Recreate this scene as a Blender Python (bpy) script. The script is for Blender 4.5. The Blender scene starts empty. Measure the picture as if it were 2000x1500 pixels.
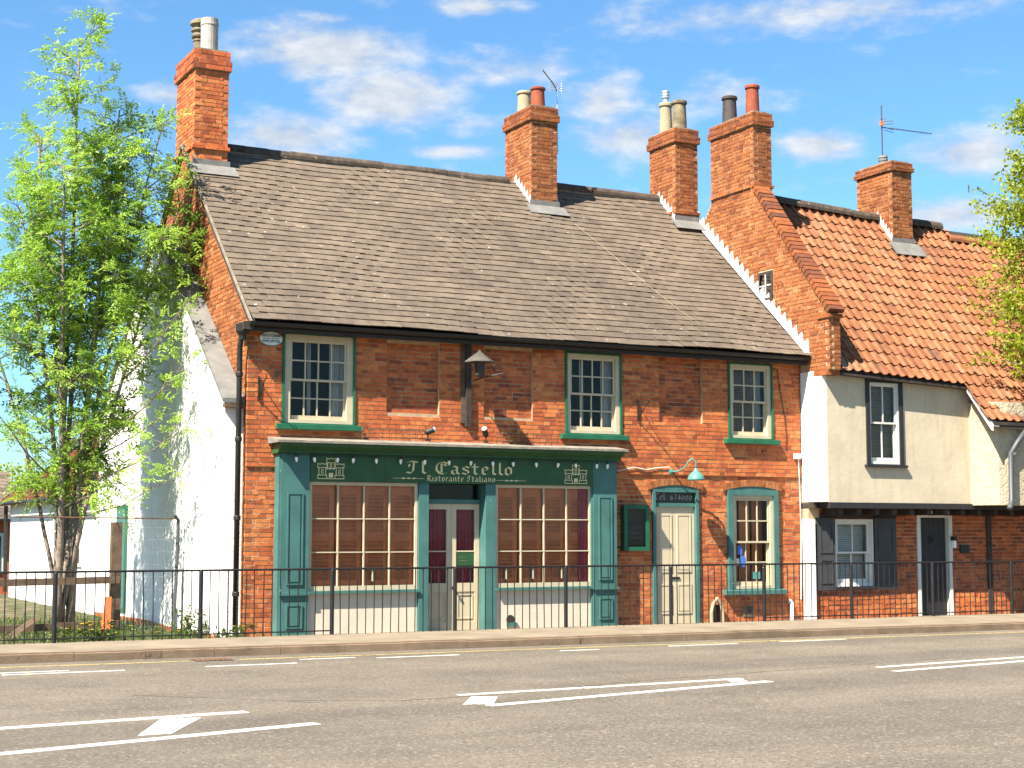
import bpy, bmesh, math, random
import numpy as np
from mathutils import Vector, Matrix, Quaternion
random.seed(7); RNG = random.Random(11)
scene = bpy.context.scene
COL = scene.collection
# ------------------------------------------------------------------ camera
PITCH, YAW = math.radians(5.489), math.radians(62.5)
CAM = (-7.307, -22.817, 1.515)
cd = bpy.data.cameras.new('camera'); cam = bpy.data.objects.new('camera', cd); COL.objects.link(cam)
cd.sensor_width = 36.0; cd.lens = 36.0 * 3018 / 2000; cd.clip_start = .1; cd.clip_end = 3000
cam.location = CAM
cam.rotation_euler = (math.pi / 2 + PITCH, 0, YAW - math.pi / 2)
scene.camera = cam
# ------------------------------------------------------------------ sun and sky
SUN = Vector((2.25, 1.0, -3.0)).normalized()
sl = bpy.data.lights.new('sun', 'SUN'); sl.energy = 5.0; sl.angle = math.radians(.53); sl.color = (1, .92, .79)
so = bpy.data.objects.new('sun', sl); COL.objects.link(so); so.rotation_euler = SUN.to_track_quat('-Z', 'Y').to_euler()
so.location = (-10, -8, 20)
world = bpy.data.worlds.new('World'); scene.world = world; world.use_nodes = True
def build_world():
    nt = world.node_tree; N = nt.nodes; L = nt.links; N.clear()
    def nd(t, **k):
        n = N.new(t)
        for a, b in k.items(): setattr(n, a, b)
        return n
    def m(op, a, b=None, c=None, clamp=False):
        n = nd('ShaderNodeMath', operation=op, use_clamp=clamp)
        for i, v in enumerate((a, b, c)):
            if v is None: continue
            if isinstance(v, (int, float)): n.inputs[i].default_value = v
            else: L.new(v, n.inputs[i])
        return n.outputs[0]
    out = nd('ShaderNodeOutputWorld'); bg = nd('ShaderNodeBackground'); bg.inputs[1].default_value = .083
    sky = nd('ShaderNodeTexSky', sky_type='NISHITA', sun_disc=False)
    sky.sun_elevation = math.asin(-SUN.z); sky.sun_rotation = math.atan2(-SUN.x, -SUN.y)
    sky.air_density = 1.0; sky.dust_density = .5; sky.ozone_density = 2.2
    tc = nd('ShaderNodeTexCoord'); sp = nd('ShaderNodeSeparateXYZ'); L.new(tc.outputs['Generated'], sp.inputs[0])
    el = m('ARCSINE', sp.outputs[2]); az = m('ARCTAN2', sp.outputs[0], sp.outputs[1])
    cb = nd('ShaderNodeCombineXYZ'); L.new(az, cb.inputs[0]); L.new(m('MULTIPLY', el, 2.2), cb.inputs[1])
    def noise(scale, detail, rough=.55):
        n = nd('ShaderNodeTexNoise'); n.inputs['Scale'].default_value = scale; n.inputs['Detail'].default_value = detail
        n.inputs['Roughness'].default_value = rough; L.new(cb.outputs[0], n.inputs['Vector']); return n.outputs['Fac']
    n1 = noise(26, 6, .58); n2 = noise(8, 4); n3 = noise(60, 4)
    clouds = [(0.358,0.306,0.056,0.018,1),(0.399,0.278,0.046,0.020,1),(0.332,0.252,0.046,0.015,.9),(0.456,0.336,0.027,0.006,.8),(0.682,0.325,0.139,0.012,.62),(0.480,0.298,0.050,0.012,.6),(0.541,0.276,0.023,0.017,.8),(0.558,0.254,0.036,0.015,.85),(0.680,0.244,0.027,0.010,1),(0.775,0.234,0.036,0.013,1),(0.762,0.197,0.036,0.010,1),(0.439,0.245,0.036,0.004,.75),(0.358,0.326,0.020,0.005,.6),(0.257,0.274,0.020,0.010,.7),(0.621,0.277,0.036,0.010,.6),(.46,.262,.04,.008,.5)]
    field = None
    for a, e, ra, re, s in clouds:
        dx = m('DIVIDE', m('SUBTRACT', az, a), ra * 1.55); dy = m('DIVIDE', m('SUBTRACT', el, e), re * 1.55)
        r2 = m('ADD', m('MULTIPLY', dx, dx), m('MULTIPLY', dy, dy))
        v = m('MULTIPLY', m('SUBTRACT', 1.0, m('SQRT', r2), clamp=True), s)
        field = v if field is None else m('MAXIMUM', field, v)
    gen = m('MULTIPLY', m('SUBTRACT', n2, .56, clamp=True), 3.2)      # fair-weather clouds everywhere else
    aw = m('ABSOLUTE', m('SUBTRACT', az, .5)); gen = m('MULTIPLY', gen, m('MULTIPLY', m('SUBTRACT', aw, .33, clamp=True), 4, clamp=True))
    field = m('MAXIMUM', field, gen)
    dens = m('ADD', m('MULTIPLY', field, 1.35), m('MULTIPLY', m('SUBTRACT', n1, .5), 1.8))
    dens = m('ADD', dens, m('MULTIPLY', m('SUBTRACT', n3, .5), .5))
    ss = nd('ShaderNodeMapRange', interpolation_type='SMOOTHSTEP'); ss.inputs[1].default_value = .06; ss.inputs[2].default_value = 1.12
    L.new(dens, ss.inputs[0])
    fade = m('MULTIPLY', ss.outputs[0], m('MULTIPLY', el, 14, clamp=True))
    fade = m('MULTIPLY', fade, .9)
    cr = nd('ShaderNodeMix', data_type='RGBA'); cr.inputs[6].default_value = (1.9, 2.1, 2.4, 1); cr.inputs[7].default_value = (3.0, 3.05, 3.1, 1)
    L.new(m('MULTIPLY', m('SUBTRACT', n1, .36), 3.2, clamp=True), cr.inputs[0])
    tint = nd('ShaderNodeMix', data_type='RGBA', blend_type='MULTIPLY'); tint.inputs[0].default_value = 1
    L.new(sky.outputs[0], tint.inputs[6]); tint.inputs[7].default_value = (.40, .61, .72, 1)
    mx = nd('ShaderNodeMix', data_type='RGBA'); L.new(fade, mx.inputs[0]); L.new(tint.outputs[2], mx.inputs[6]); L.new(cr.outputs[2], mx.inputs[7])
    L.new(mx.outputs[2], bg.inputs[0]); L.new(bg.outputs[0], out.inputs[0])
build_world()
vs = scene.view_settings; vs.view_transform = 'Standard'; vs.look = 'None'; vs.exposure = 1.92; vs.gamma = 1; vs.use_curve_mapping = False
scene.render.engine = 'CYCLES'; scene.cycles.max_bounces = 6; scene.cycles.transparent_max_bounces = 12; scene.cycles.use_denoising = True

# ------------------------------------------------------------------ materials
MATS = {}
def mat(name, col, rough=.8, var=.15, scale=6., bump=0., bscale=40., tone=None, metal=0., spots=None, spec=.3, streak=None, lane=False, grime=0.):
    """tone: (dark, light) colours mixed by the per-piece 'tone' attribute; spots: (colour, scale, threshold)."""
    if name in MATS: return MATS[name]
    M = bpy.data.materials.new(name); M.use_nodes = True; nt = M.node_tree; N = nt.nodes; L = nt.links
    bs = N['Principled BSDF']; bs.inputs['Roughness'].default_value = rough; bs.inputs['Metallic'].default_value = metal
    bs.inputs['Specular IOR Level'].default_value = spec
    geo = N.new('ShaderNodeNewGeometry')
    def noise(s, d=5, r=.6):
        n = N.new('ShaderNodeTexNoise'); n.inputs['Scale'].default_value = s; n.inputs['Detail'].default_value = d; n.inputs['Roughness'].default_value = r
        L.new(geo.outputs['Position'], n.inputs['Vector']); return n.outputs['Fac']
    def mix(f, a, b, blend='MIX'):
        x = N.new('ShaderNodeMix'); x.data_type = 'RGBA'; x.blend_type = blend
        for i, v in ((0, f), (6, a), (7, b)):
            if isinstance(v, (int, float)): x.inputs[i].default_value = v
            elif isinstance(v, tuple): x.inputs[i].default_value = (*v[:3], 1)
            else: L.new(v, x.inputs[i])
        return x.outputs[2]
    def rng(v, a, b, c=0., d=1.):
        r = N.new('ShaderNodeMapRange'); L.new(v, r.inputs[0])
        for i, q in enumerate((a, b, c, d)): r.inputs[i + 1].default_value = q
        return r.outputs[0]
    if tone:
        at = N.new('ShaderNodeAttribute'); at.attribute_name = 'tone'
        cr = N.new('ShaderNodeValToRGB'); e = cr.color_ramp.elements
        while len(e) < len(tone): e.new(.5)
        for i, c in enumerate(tone): e[i].position = i / (len(tone) - 1); e[i].color = (*c, 1)
        L.new(at.outputs['Fac'], cr.inputs[0]); base = cr.outputs[0]
    else: base = col
    dark = mix(1., base, (1 - var * 2.0,) * 3, 'MULTIPLY'); light = mix(1., base, (1 + var,) * 3, 'MULTIPLY')
    c = mix(rng(noise(scale), .3, .7), dark, light)
    if spots:
        for sc_, s_, th in spots: c = mix(rng(noise(s_, 3, .5), th, th + .035), c, sc_)
    if streak:
        mp = N.new('ShaderNodeMapping'); mp.inputs['Scale'].default_value = (5, 5, .5); L.new(geo.outputs['Position'], mp.inputs[0])
        n = N.new('ShaderNodeTexNoise'); n.inputs['Scale'].default_value = 1.6; n.inputs['Detail'].default_value = 5; L.new(mp.outputs[0], n.inputs['Vector'])
        c = mix(rng(n.outputs['Fac'], .5, .8, 0, .6), c, streak)
    if grime: c = mix(1., c, mix(rng(noise(.9, 6, .65), .36, .62), (1 - grime,) * 3, (1.06, 1.06, 1.06)), 'MULTIPLY')
    if lane:
        mp = N.new('ShaderNodeMapping'); mp.inputs['Scale'].default_value = (.05, .75, 1); mp.inputs['Rotation'].default_value = (0, 0, .05); L.new(geo.outputs['Position'], mp.inputs[0])
        n = N.new('ShaderNodeTexNoise'); n.inputs['Scale'].default_value = 1.; n.inputs['Detail'].default_value = 3; L.new(mp.outputs[0], n.inputs['Vector'])
        c = mix(1., c, mix(rng(n.outputs['Fac'], .38, .62), (.80, .80, .82), (1.06, 1.05, 1.03)), 'MULTIPLY')
    L.new(c, bs.inputs['Base Color'])
    if bump:
        b = N.new('ShaderNodeBump'); b.inputs['Strength'].default_value = min(1, bump); b.inputs['Distance'].default_value = .02 * max(1, bump)
        L.new(noise(bscale, 4), b.inputs['Height']); L.new(b.outputs[0], bs.inputs['Normal'])
    MATS[name] = M; return M
def glass_mat():
    M = bpy.data.materials.new('window_glass'); M.use_nodes = True; nt = M.node_tree; N = nt.nodes; L = nt.links; N.clear()
    o = N.new('ShaderNodeOutputMaterial'); mx = N.new('ShaderNodeMixShader'); t = N.new('ShaderNodeBsdfTransparent'); g = N.new('ShaderNodeBsdfGlossy')
    t.inputs[0].default_value = (.95, .96, .95, 1); g.inputs['Roughness'].default_value = .03
    fr = N.new('ShaderNodeFresnel'); fr.inputs[0].default_value = 1.24
    ge = N.new('ShaderNodeNewGeometry'); n = N.new('ShaderNodeTexNoise'); n.inputs['Scale'].default_value = 2.5; L.new(ge.outputs['Position'], n.inputs['Vector'])
    b = N.new('ShaderNodeBump'); b.inputs['Strength'].default_value = .12; b.inputs['Distance'].default_value = .02; L.new(n.outputs['Fac'], b.inputs['Height']); L.new(b.outputs[0], g.inputs['Normal'])
    L.new(fr.outputs[0], mx.inputs[0]); L.new(t.outputs[0], mx.inputs[1]); L.new(g.outputs[0], mx.inputs[2]); L.new(mx.outputs[0], o.inputs[0]); return M
def leaf_mat(name, a, b, c):
    M = bpy.data.materials.new(name); M.use_nodes = True; nt = M.node_tree; N = nt.nodes; L = nt.links; N.clear()
    o = N.new('ShaderNodeOutputMaterial'); mx = N.new('ShaderNodeMixShader'); mx.inputs[0].default_value = .5
    d = N.new('ShaderNodeBsdfPrincipled'); d.inputs['Roughness'].default_value = .45; d.inputs['Specular IOR Level'].default_value = .35; t = N.new('ShaderNodeBsdfTranslucent')
    at = N.new('ShaderNodeAttribute'); at.attribute_name = 'tone'; cr = N.new('ShaderNodeValToRGB'); e = cr.color_ramp.elements; e.new(.5)
    for i, q in enumerate((a, b, c)): e[i].position = (0, .5, 1)[i]; e[i].color = (*q, 1)
    L.new(at.outputs['Fac'], cr.inputs[0]); L.new(cr.outputs[0], d.inputs['Base Color']); L.new(cr.outputs[0], t.inputs[0])
    L.new(d.outputs[0], mx.inputs[1]); L.new(t.outputs[0], mx.inputs[2]); L.new(mx.outputs[0], o.inputs[0]); MATS[name] = M; return M
GLASS = glass_mat()
BRICK = mat('red_brick', (0, 0, 0), .9, .16, 9, .5, 70, tone=((.15,.045,.026),(.30,.070,.026),(.44,.105,.032),(.52,.155,.045),(.57,.215,.072)), spots=[((.13, .075, .05), 3.2, .72)], grime=.16)
BRICK2 = mat('orange_brick', (0, 0, 0), .9, .16, 9, .5, 70, tone=((.10,.042,.026),(.20,.056,.019),(.26,.080,.024),(.31,.110,.036),(.36,.155,.062)), spots=[((.16, .12, .08), 3.2, .72)], grime=.16)
MORTAR = mat('lime_mortar', (.43, .31, .19), .95, .2, 5, .6, 60)
SLATE = mat('slate', (0, 0, 0), .75, .14, 5, .35, 60, tone=((.074,.055,.043),(.102,.076,.057),(.121,.091,.066),(.139,.105,.075),(.158,.121,.083)), spots=[((.34, .32, .27), 9, .705), ((.27, .24, .18), 21, .70), ((.20, .11, .03), 2.3, .80)], grime=.16)
PANT = mat('clay_pantile', (0, 0, 0), .85, .15, 6, .35, 60, tone=((.12,.058,.036),(.19,.074,.034),(.235,.088,.038),(.265,.108,.049),(.265,.126,.068)), spots=[((.26, .24, .19), 12, .745), ((.075, .055, .04), 2.2, .73)], grime=.10)
RIDGE = mat('ridge_clay', (.075, .056, .042), .9, .3, 7, .5, 40, spots=[((.22, .2, .15), 10, .68)])
ROOFBASE = mat('roof_underlay', (.035, .028, .024), .95, .1)
WHITE = mat('white_render', (.72, .70, .66), .85, .035, 2.5, .5, 22, streak=(.60, .55, .47))
CREAM = mat('cream_render', (.46, .39, .28), .9, .06, 2.0, .25, 9, streak=(.32, .26, .18))
ROUGHCAST = mat('roughcast', (.40, .34, .24), .9, .08, 5, 1.8, 22)
TEAL = mat('teal_paint', (.048, .130, .116), .5, .12, 3, .1, 60, spots=[((.25, .33, .28), 14, .74)])
GREEN = mat('dark_green_paint', (.022, .074, .026), .4, .1, 3, .05, 60)
BGREEN = mat('window_green_paint', (.013, .100, .050), .5, .12, 5, .1, 60)
SASH = mat('cream_paint', (.44, .375, .255), .55, .06, 6, .1, 60, spots=[((.40, .31, .20), 11, .74)])
SASHW = mat('white_paint', (.56, .54, .49), .5, .04, 6, .05, 60)
DOORC = mat('door_cream_paint', (.47, .39, .265), .5, .05, 3, .05, 60, spots=[((.42, .33, .22), 9, .76)])
GREYB = mat('blue_black_paint', (.022, .021, .022), .5, .1, 5, .05, 60)
GREYS = mat('grey_shutter_paint', (.046, .046, .047), .55, .08, 5, .05, 60)
BLACK = mat('black_iron', (.018, .017, .016), .5, .2, 12, .15, 60, spots=[((.30, .27, .22), 26, .755)])
RAILM = mat('railing_paint', (.012, .012, .013), .55, .2, 12, .1, 60, spots=[((.55, .52, .46), 30, .735)])
RUST = mat('rusty_iron', (.15, .075, .04), .85, .3, 20, .3, 80)
LEAD = mat('lead_flashing', (.15, .145, .135), .6, .12, 5, .2, 30)
LEADW = mat('bright_flashing', (.50, .50, .50), .6, .06, 5, .2, 30)
CEMENT = mat('cement', (.20, .175, .14), .95, .2, 6, .5, 30)
WOOD = mat('weathered_wood', (.105, .068, .042), .9, .25, 6, .4, 30, streak=(.10, .07, .05))
OAK = mat('dark_timber', (.045, .034, .028), .8, .25, 8, .3, 30)
SHUT = mat('brown_shutter', (.56, .165, .065), .55, .1, 6, .05, 60)
CURT = mat('burgundy_curtain', (.32, .042, .07), .9, .1, 8)
CURW = mat('pale_curtain', (.42, .41, .39), .9, .05, 8)
BLIND = mat('brown_blind', (.32, .19, .12), .7, .1, 8)
BLINDW = mat('white_blind', (.62, .60, .56), .7, .05, 8)
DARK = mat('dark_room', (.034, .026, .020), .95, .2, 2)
ASPH = mat('asphalt', (.134, .113, .087), .92, .13, .8, .7, 90, spots=[((.21, .18, .142), 30, .585), ((.078, .064, .050), 26, .585)], lane=True)
PAVE = mat('pavement_concrete', (.19, .153, .108), .95, .14, 1.5, .5, 60, spots=[((.11, .088, .062), 6, .70)])
KERB = mat('kerb_stone', (.17, .118, .076), .95, .16, 3, .5, 50, spots=[((.09, .066, .046), 7, .68)])
PAINTW = mat('road_white_paint', (.50, .48, .43), .8, .06, 6, .4, 90, spots=[((.17, .15, .12), 30, .61), ((.2, .175, .14), 5, .66)])
PAINTY = mat('road_yellow_paint', (.33, .25, .085), .85, .12, 6, .4, 90, spots=[((.12, .10, .07), 22, .58)])
EARTH = mat('grassy_earth', (.06, .062, .022), .98, .3, 3, .6, 30, spots=[((.13, .10, .06), 2.5, .55)])
GRASSM = leaf_mat('grass_blades', (.09, .09, .025), (.065, .115, .018), (.10, .16, .028))
BARK = mat('grey_bark', (.21, .165, .128), .9, .25, 9, .5, 40, streak=(.14, .11, .09))
LEAF = leaf_mat('spring_leaf', (.17, .29, .035), (.29, .45, .06), (.40, .55, .11))
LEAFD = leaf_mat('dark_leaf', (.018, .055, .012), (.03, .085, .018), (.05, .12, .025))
LEAFY = leaf_mat('yellow_green_leaf', (.17, .22, .012), (.27, .33, .018), (.36, .41, .032))
FLOWER = mat('yellow_petals', (.75, .52, .02), .7, .1, 20)
GOLD = mat('sign_cream_lettering', (.62, .53, .28), .5, .05, 20)
GREYT = mat('transom_lettering', (.36, .33, .29), .6, .05, 20)
PLATE = mat('sign_plate', (.60, .63, .58), .5, .08, 9)
BLUEI = mat('sign_blue_ink', (.05, .09, .20), .6, .05, 20)
BULB = mat('frosted_bulb', (.80, .78, .70), .25, .03, 9)
TEALM = mat('teal_enamel', (.075, .21, .185), .35, .08, 9)
POTC = mat('cream_pot', (.30, .245, .155), .85, .12, 5, .3, 30)
POTR = mat('red_pot', (.22, .052, .024), .8, .15, 5, .3, 30)
POTG = mat('stained_buff_pot', (.18, .145, .09), .9, .3, 6, .4, 30)
POTD = mat('dark_pot', (.05, .04, .038), .7, .2, 6, .3, 30)
POTW = mat('pale_metal_flue', (.30, .28, .245), .5, .1, 6, .1, 30)
ALU = mat('aluminium', (.55, .56, .58), .4, .05, 9, metal=.7)
ORANGE = mat('orange_plastic', (.72, .16, .05), .5, .08, 6)
STICK = mat('blue_sticker', (.05, .14, .45), .4, .05, 9)
PVC = mat('white_plastic', (.78, .78, .76), .4, .05, 9)
PLASTG = mat('grey_plastic', (.06, .065, .07), .45, .06, 9)

# ------------------------------------------------------------------ mesh helpers
BOXF = [(0, 3, 2, 1), (4, 5, 6, 7), (0, 1, 5, 4), (1, 2, 6, 5), (2, 3, 7, 6), (3, 0, 4, 7)]
class MB:
    def __init__(s): s.v = []; s.f = []; s.t = []
    def hexa(s, p, tone=.5):
        o = len(s.v); s.v += [tuple(q) for q in p]; s.f += [tuple(o + i for i in f) for f in BOXF]; s.t += [tone] * 6; return s
    def box(s, x0, x1, y0, y1, z0, z1, tone=.5):
        return s.hexa([(x0, y0, z0), (x1, y0, z0), (x1, y1, z0), (x0, y1, z0), (x0, y0, z1), (x1, y0, z1), (x1, y1, z1), (x0, y1, z1)], tone)
    def poly(s, pts, tone=.5):
        o = len(s.v); s.v += [tuple(p) for p in pts]; s.f.append(tuple(range(o, o + len(pts)))); s.t.append(tone); return s
    def prism(s, pts, vec, tone=.5):
        """closed polygon of 3-D points extruded by vec"""
        n = len(pts); o = len(s.v); vec = Vector(vec)
        s.v += [tuple(p) for p in pts] + [tuple(Vector(p) + vec) for p in pts]
        s.f += [tuple(range(o, o + n)), tuple(range(o + 2 * n - 1, o + n - 1, -1))]
        s.f += [(o + i, o + n + i, o + n + (i + 1) % n, o + (i + 1) % n) for i in range(n)]; s.t += [tone] * (n + 2); return s
    def tube(s, path, rad, n=8, tone=.5, caps=True):
        P = [Vector(p) for p in path]; m = len(P); R = rad if isinstance(rad, (list, tuple)) else [rad] * m; o = len(s.v)
        up = None
        for i in range(m):
            d = (P[min(i + 1, m - 1)] - P[max(i - 1, 0)]).normalized()
            if up is None: up = Vector((0, 0, 1)) if abs(d.z) < .9 else Vector((1, 0, 0))
            a = d.cross(up).normalized(); b = a.cross(d); up = b
            for k in range(n):
                t = 2 * math.pi * k / n; s.v.append(tuple(P[i] + (a * math.cos(t) + b * math.sin(t)) * R[i]))
        for i in range(m - 1):
            for k in range(n): s.f.append((o + i * n + k, o + i * n + (k + 1) % n, o + (i + 1) * n + (k + 1) % n, o + (i + 1) * n + k)); s.t.append(tone)
        if caps: s.f.append(tuple(o + k for k in range(n - 1, -1, -1))); s.f.append(tuple(o + (m - 1) * n + k for k in range(n))); s.t += [tone] * 2
        return s
    def lathe(s, c, prof, n=16, axis=None, tone=.5):
        """profile of (radius, height) about an axis through c"""
        ax = Vector(axis or (0, 0, 1)).normalized(); a = ax.orthogonal().normalized(); b = ax.cross(a); c = Vector(c); o = len(s.v)
        for r, h in prof:
            for k in range(n):
                t = 2 * math.pi * k / n; s.v.append(tuple(c + ax * h + (a * math.cos(t) + b * math.sin(t)) * max(r, 1e-4)))
        for i in range(len(prof) - 1):
            for k in range(n): s.f.append((o + i * n + k, o + i * n + (k + 1) % n, o + (i + 1) * n + (k + 1) % n, o + (i + 1) * n + k)); s.t.append(tone)
        s.f.append(tuple(o + k for k in range(n - 1, -1, -1))); s.f.append(tuple(o + (len(prof) - 1) * n + k for k in range(n))); s.t += [tone] * 2
        return s
    def mesh(s, name, material, smooth=False, fix=False):
        me = bpy.data.meshes.new(name); me.from_pydata(s.v, [], s.f); me.materials.append(material)
        a = me.attributes.new('tone', 'FLOAT', 'FACE'); a.data.foreach_set('value', np.array(s.t, dtype=np.float32))
        if fix:
            b = bmesh.new(); b.from_mesh(me); bmesh.ops.recalc_face_normals(b, faces=b.faces[:]); b.to_mesh(me); b.free()
        if smooth: me.polygons.foreach_set('use_smooth', [True] * len(me.polygons))
        me.update(); return me
    def build(s, name, material, parent=None, smooth=False, fix=False, kind=None):
        return link(name, s.mesh(name, material, smooth, fix), parent, kind)
def link(name, data, parent=None, kind=None, loc=None, mw=None):
    o = bpy.data.objects.new(name, data); COL.objects.link(o)
    if parent is not None:
        o.parent = parent
        o.matrix_parent_inverse = parent_inv(parent)
    if loc is not None: o.location = loc
    if kind: o['kind'] = kind
    return o
def parent_inv(p): return Matrix.Translation(p.location).inverted() if p.parent is None else Matrix.Identity(4)
def thing(name, label, cat, loc=(0, 0, 0), group=None):
    o = bpy.data.objects.new(name, None); COL.objects.link(o); o.location = loc; o.empty_display_size = .2
    o['label'] = label; o['category'] = cat
    if group: o['group'] = group
    return o
def tag(o, label, cat, group=None):
    o['label'] = label; o['category'] = cat
    if group: o['group'] = group
    return o
def B(name, m, parent, *a): return MB().box(*a).build(name, m, parent)

# ------------------------------------------------------------------ brickwork
def subtract(iv, a, b):
    out = []
    for x0, x1 in iv:
        if b <= x0 or a >= x1: out.append((x0, x1)); continue
        if a > x0: out.append((x0, a))
        if b < x1: out.append((b, x1))
    return out
def lay(fr, zlo, zhi, ivf, h=.0718, n=0., depth=.10, jit=.003, tones=(.15, .95), rng=RNG):
    """bricks of a wall face: fr(u, n, z) -> point; ivf(z, course) -> intervals; returns [(8 points, tone, std, centre)]"""
    out = []; k = 0; z = zlo
    while z < zhi - .02:
        z1 = min(z + h, zhi)
        for a, b in ivf((z + z1) / 2, k):
            u = a
            first = True
            while u < b - .012:
                L = rng.choice((.224, .224, .224, .112, .112)) if not first else (.224, .112, .168, .06)[k % 4]
                first = False
                e = u + L
                if b - e < .05: e = b
                e = min(e, b)
                j = lambda: rng.uniform(-jit, jit)
                p = n + rng.uniform(-.003, .005)
                t = rng.betavariate(2.6, 2.0)
                if rng.random() < .07: t *= .25
                t = tones[0] + (tones[1] - tones[0]) * t
                u0, u1, a0, a1 = u + .0065, e - .0065, z + .0065, z1 - .0065
                pts = [fr(u0 + j(), p, a0 + j()), fr(u1 + j(), p, a0 + j()), fr(u1, n - depth, a0), fr(u0, n - depth, a0), fr(u0 + j(), p, a1 + j()), fr(u1 + j(), p, a1 + j()), fr(u1, n - depth, a1), fr(u0, n - depth, a1)]
                out.append((pts, t, abs(e - u - .224) < .002 or abs(e - u - .112) < .002, fr((u + e) / 2, p, (z + z1) / 2)))
                u = e
        z = z1; k += 1
    return out
def bricks_to(parent, bricks, m, single=0, region=None):
    """the nearest 'single' whole bricks become objects of their own, the rest one mesh"""
    c = Vector(CAM); pick = set()
    if single:
        order = sorted((i for i, b in enumerate(bricks) if b[2] and (region is None or region(b[3]))), key=lambda i: (Vector(bricks[i][3]) - c).length)
        pick = set(order[:single])
    rest = MB(); cache = {}
    for i, (pts, t, std, cen) in enumerate(bricks):
        if i in pick:
            key = (round((Vector(pts[1]) - Vector(pts[0])).length / .06), int(t * 12), i % 3)
            if key not in cache:
                q = MB().hexa([Vector(p) - Vector(cen) for p in pts], t); cache[key] = q.mesh('brick', m)
            link('brick', cache[key], parent, loc=None).location = Vector(cen) if parent.parent is None and parent.location.length == 0 else Vector(cen)
        else: rest.hexa(pts, t)
    if rest.v: rest.build('brickwork', m, parent, kind='stuff')
FX = lambda u, n, z: (u, -n, z)                      # faces the street
def FL(x): return lambda u, n, z: (x - n, u, z)      # faces -X at plane x
def FRt(x): return lambda u, n, z: (x + n, u, z)
def FB(y): return lambda u, n, z: (u, y + n, z)
def FF(y): return lambda u, n, z: (u, y - n, z)
def stack(parent, x0, x1, y0, y1, z0, z1, m, skip=(), zback=None):
    """four faces of bonded brick round a mortar core"""
    MB().box(x0 + .008, x1 - .008, y0 + .008, y1 - .008, z0, z1 - .01).build('mortar_core', MORTAR, parent)
    D = .1; br = []
    par = lambda a, b, own: (lambda z, k: [(a, b)] if (k % 2 == 0) == own else [(a + D + .004, b - D - .004)])
    br += lay(FF(y0), z0, z1, par(x0, x1, True), depth=D); br += lay(FB(y1), z0, z1, par(x0, x1, True), depth=D)
    br += lay(FL(x0), z0, z1, par(y0, y1, False), depth=D); br += lay(FRt(x1), z0, z1, par(y0, y1, False), depth=D)
    return br
def pot(parent, x, y, z, r, h, m, name='chimney_pot', kind=0):
    if kind == 0: pr = [(r * 1.0, 0), (r * .97, h * .1), (r * .86, h * .82), (r * .84, h * .86), (r * 1.02, h * .9), (r * 1.02, h * .97), (r * .9, h), (r * .72, h), (r * .7, h * .7)]
    elif kind == 1: pr = [(r * .75, 0), (r * .70, h * .45), (r * .8, h * .47), (r * .8, h * .5), (r * .72, h * .52), (r * .95, h * .56), (r * 1., h * .6), (r * .8, h * .63), (r * .8, h * .68), (r * 1.02, h * .71), (r * 1.02, h * .74), (r * .8, h * .77), (r * .82, h * .82), (r * 1.15, h * .86), (r * 1.1, h * .93), (r * .7, h * .99), (r * .2, h)]
    else: pr = [(r, 0), (r, h * .8), (r * 1.06, h * .81), (r * 1.06, h * .86), (r, h * .87), (r, h), (r * .88, h), (r * .86, h * .6)]
    return MB().lathe((x, y, z), pr, 20).build(name, m, parent, smooth=False)
def chimney(parent, name, x0, x1, y0, y1, z0, zc, zt, m, ledge=None, tone=None):
    c = link(name, MB().box(x0 + .03, x1 - .03, y0 + .03, y1 - .03, zt - .02, zt + .03).mesh(name, CEMENT), parent)
    br = stack(c, x0, x1, y0, y1, z0, zc, m)
    hb = (zt - zc) / 4
    for i, o in enumerate((.045, .045, .02, .02)):
        D = .1
        a, b, e, f = x0 - o, x1 + o, y0 - o, y1 + o; za, zb = zc + i * hb, zc + (i + 1) * hb
        MB().box(a + .01, b - .01, e + .01, f - .01, za + .001, zb - .003).build('cap_core', MORTAR, c)
        w = i % 2 == 0
        for fr, p, q, own in ((FF(e), a, b, w), (FB(f), a, b, w), (FL(a), e, f, not w), (FRt(b), e, f, not w)):
            br += lay(fr, za, zb - .002, lambda z, k: [(p, q)] if own else [(p + D + .004, q - D - .004)], h=hb, depth=D, tones=(.05, .6))
    if ledge is not None:
        br += lay(FF(y0 - .035), ledge, ledge + .08, lambda z, k: [(x0 - .03, x1 + .03)], depth=.1); br += lay(FL(x0 - .035), ledge, ledge + .08, lambda z, k: [(y0 + .1, y1)], depth=.1)
    bricks_to(c, br, m)
    return c
def flash(parent, pts, vec, m=LEADW, name='flashing'): return MB().prism(pts, vec).build(name, m, parent, fix=True)

# ================================================================== GROUND
def sheet(name, pts, z, m, thick=.3):
    o = MB().prism([(x, y, z) for x, y in pts], (0, 0, -thick)).build(name, m, fix=True); o['kind'] = 'structure'; return o
kerb = lambda x: -2.75 - .05 * x
raily = lambda x: -.9 - .022 * x
ground = sheet('ground', [(-700, -600), (900, -600), (900, 1200), (-700, 1200)], -.45, EARTH, .5)
road = sheet('road', [(-90, kerb(-90)), (-90, kerb(-90) - 14.6), (110, kerb(110) - 14.6), (110, kerb(110))], -.12, ASPH, .25)
pave = sheet('pavement', [(-60, kerb(-60) + .15), (70, kerb(70) + .15), (70, raily(70) + .12), (-60, raily(-60) + .12)], 0, PAVE, .35)
fpave = sheet('far_pavement', [(-60, kerb(-60) - 14.75), (70, kerb(70) - 14.75), (70, kerb(70) - 18), (-60, kerb(-60) - 18)], 0, PAVE, .35)
path = sheet('path', [(-.1, raily(0) + .13), (40, raily(40) + .13), (40, .3), (-.1, .3)], -.10, PAVE, .3)
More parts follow.
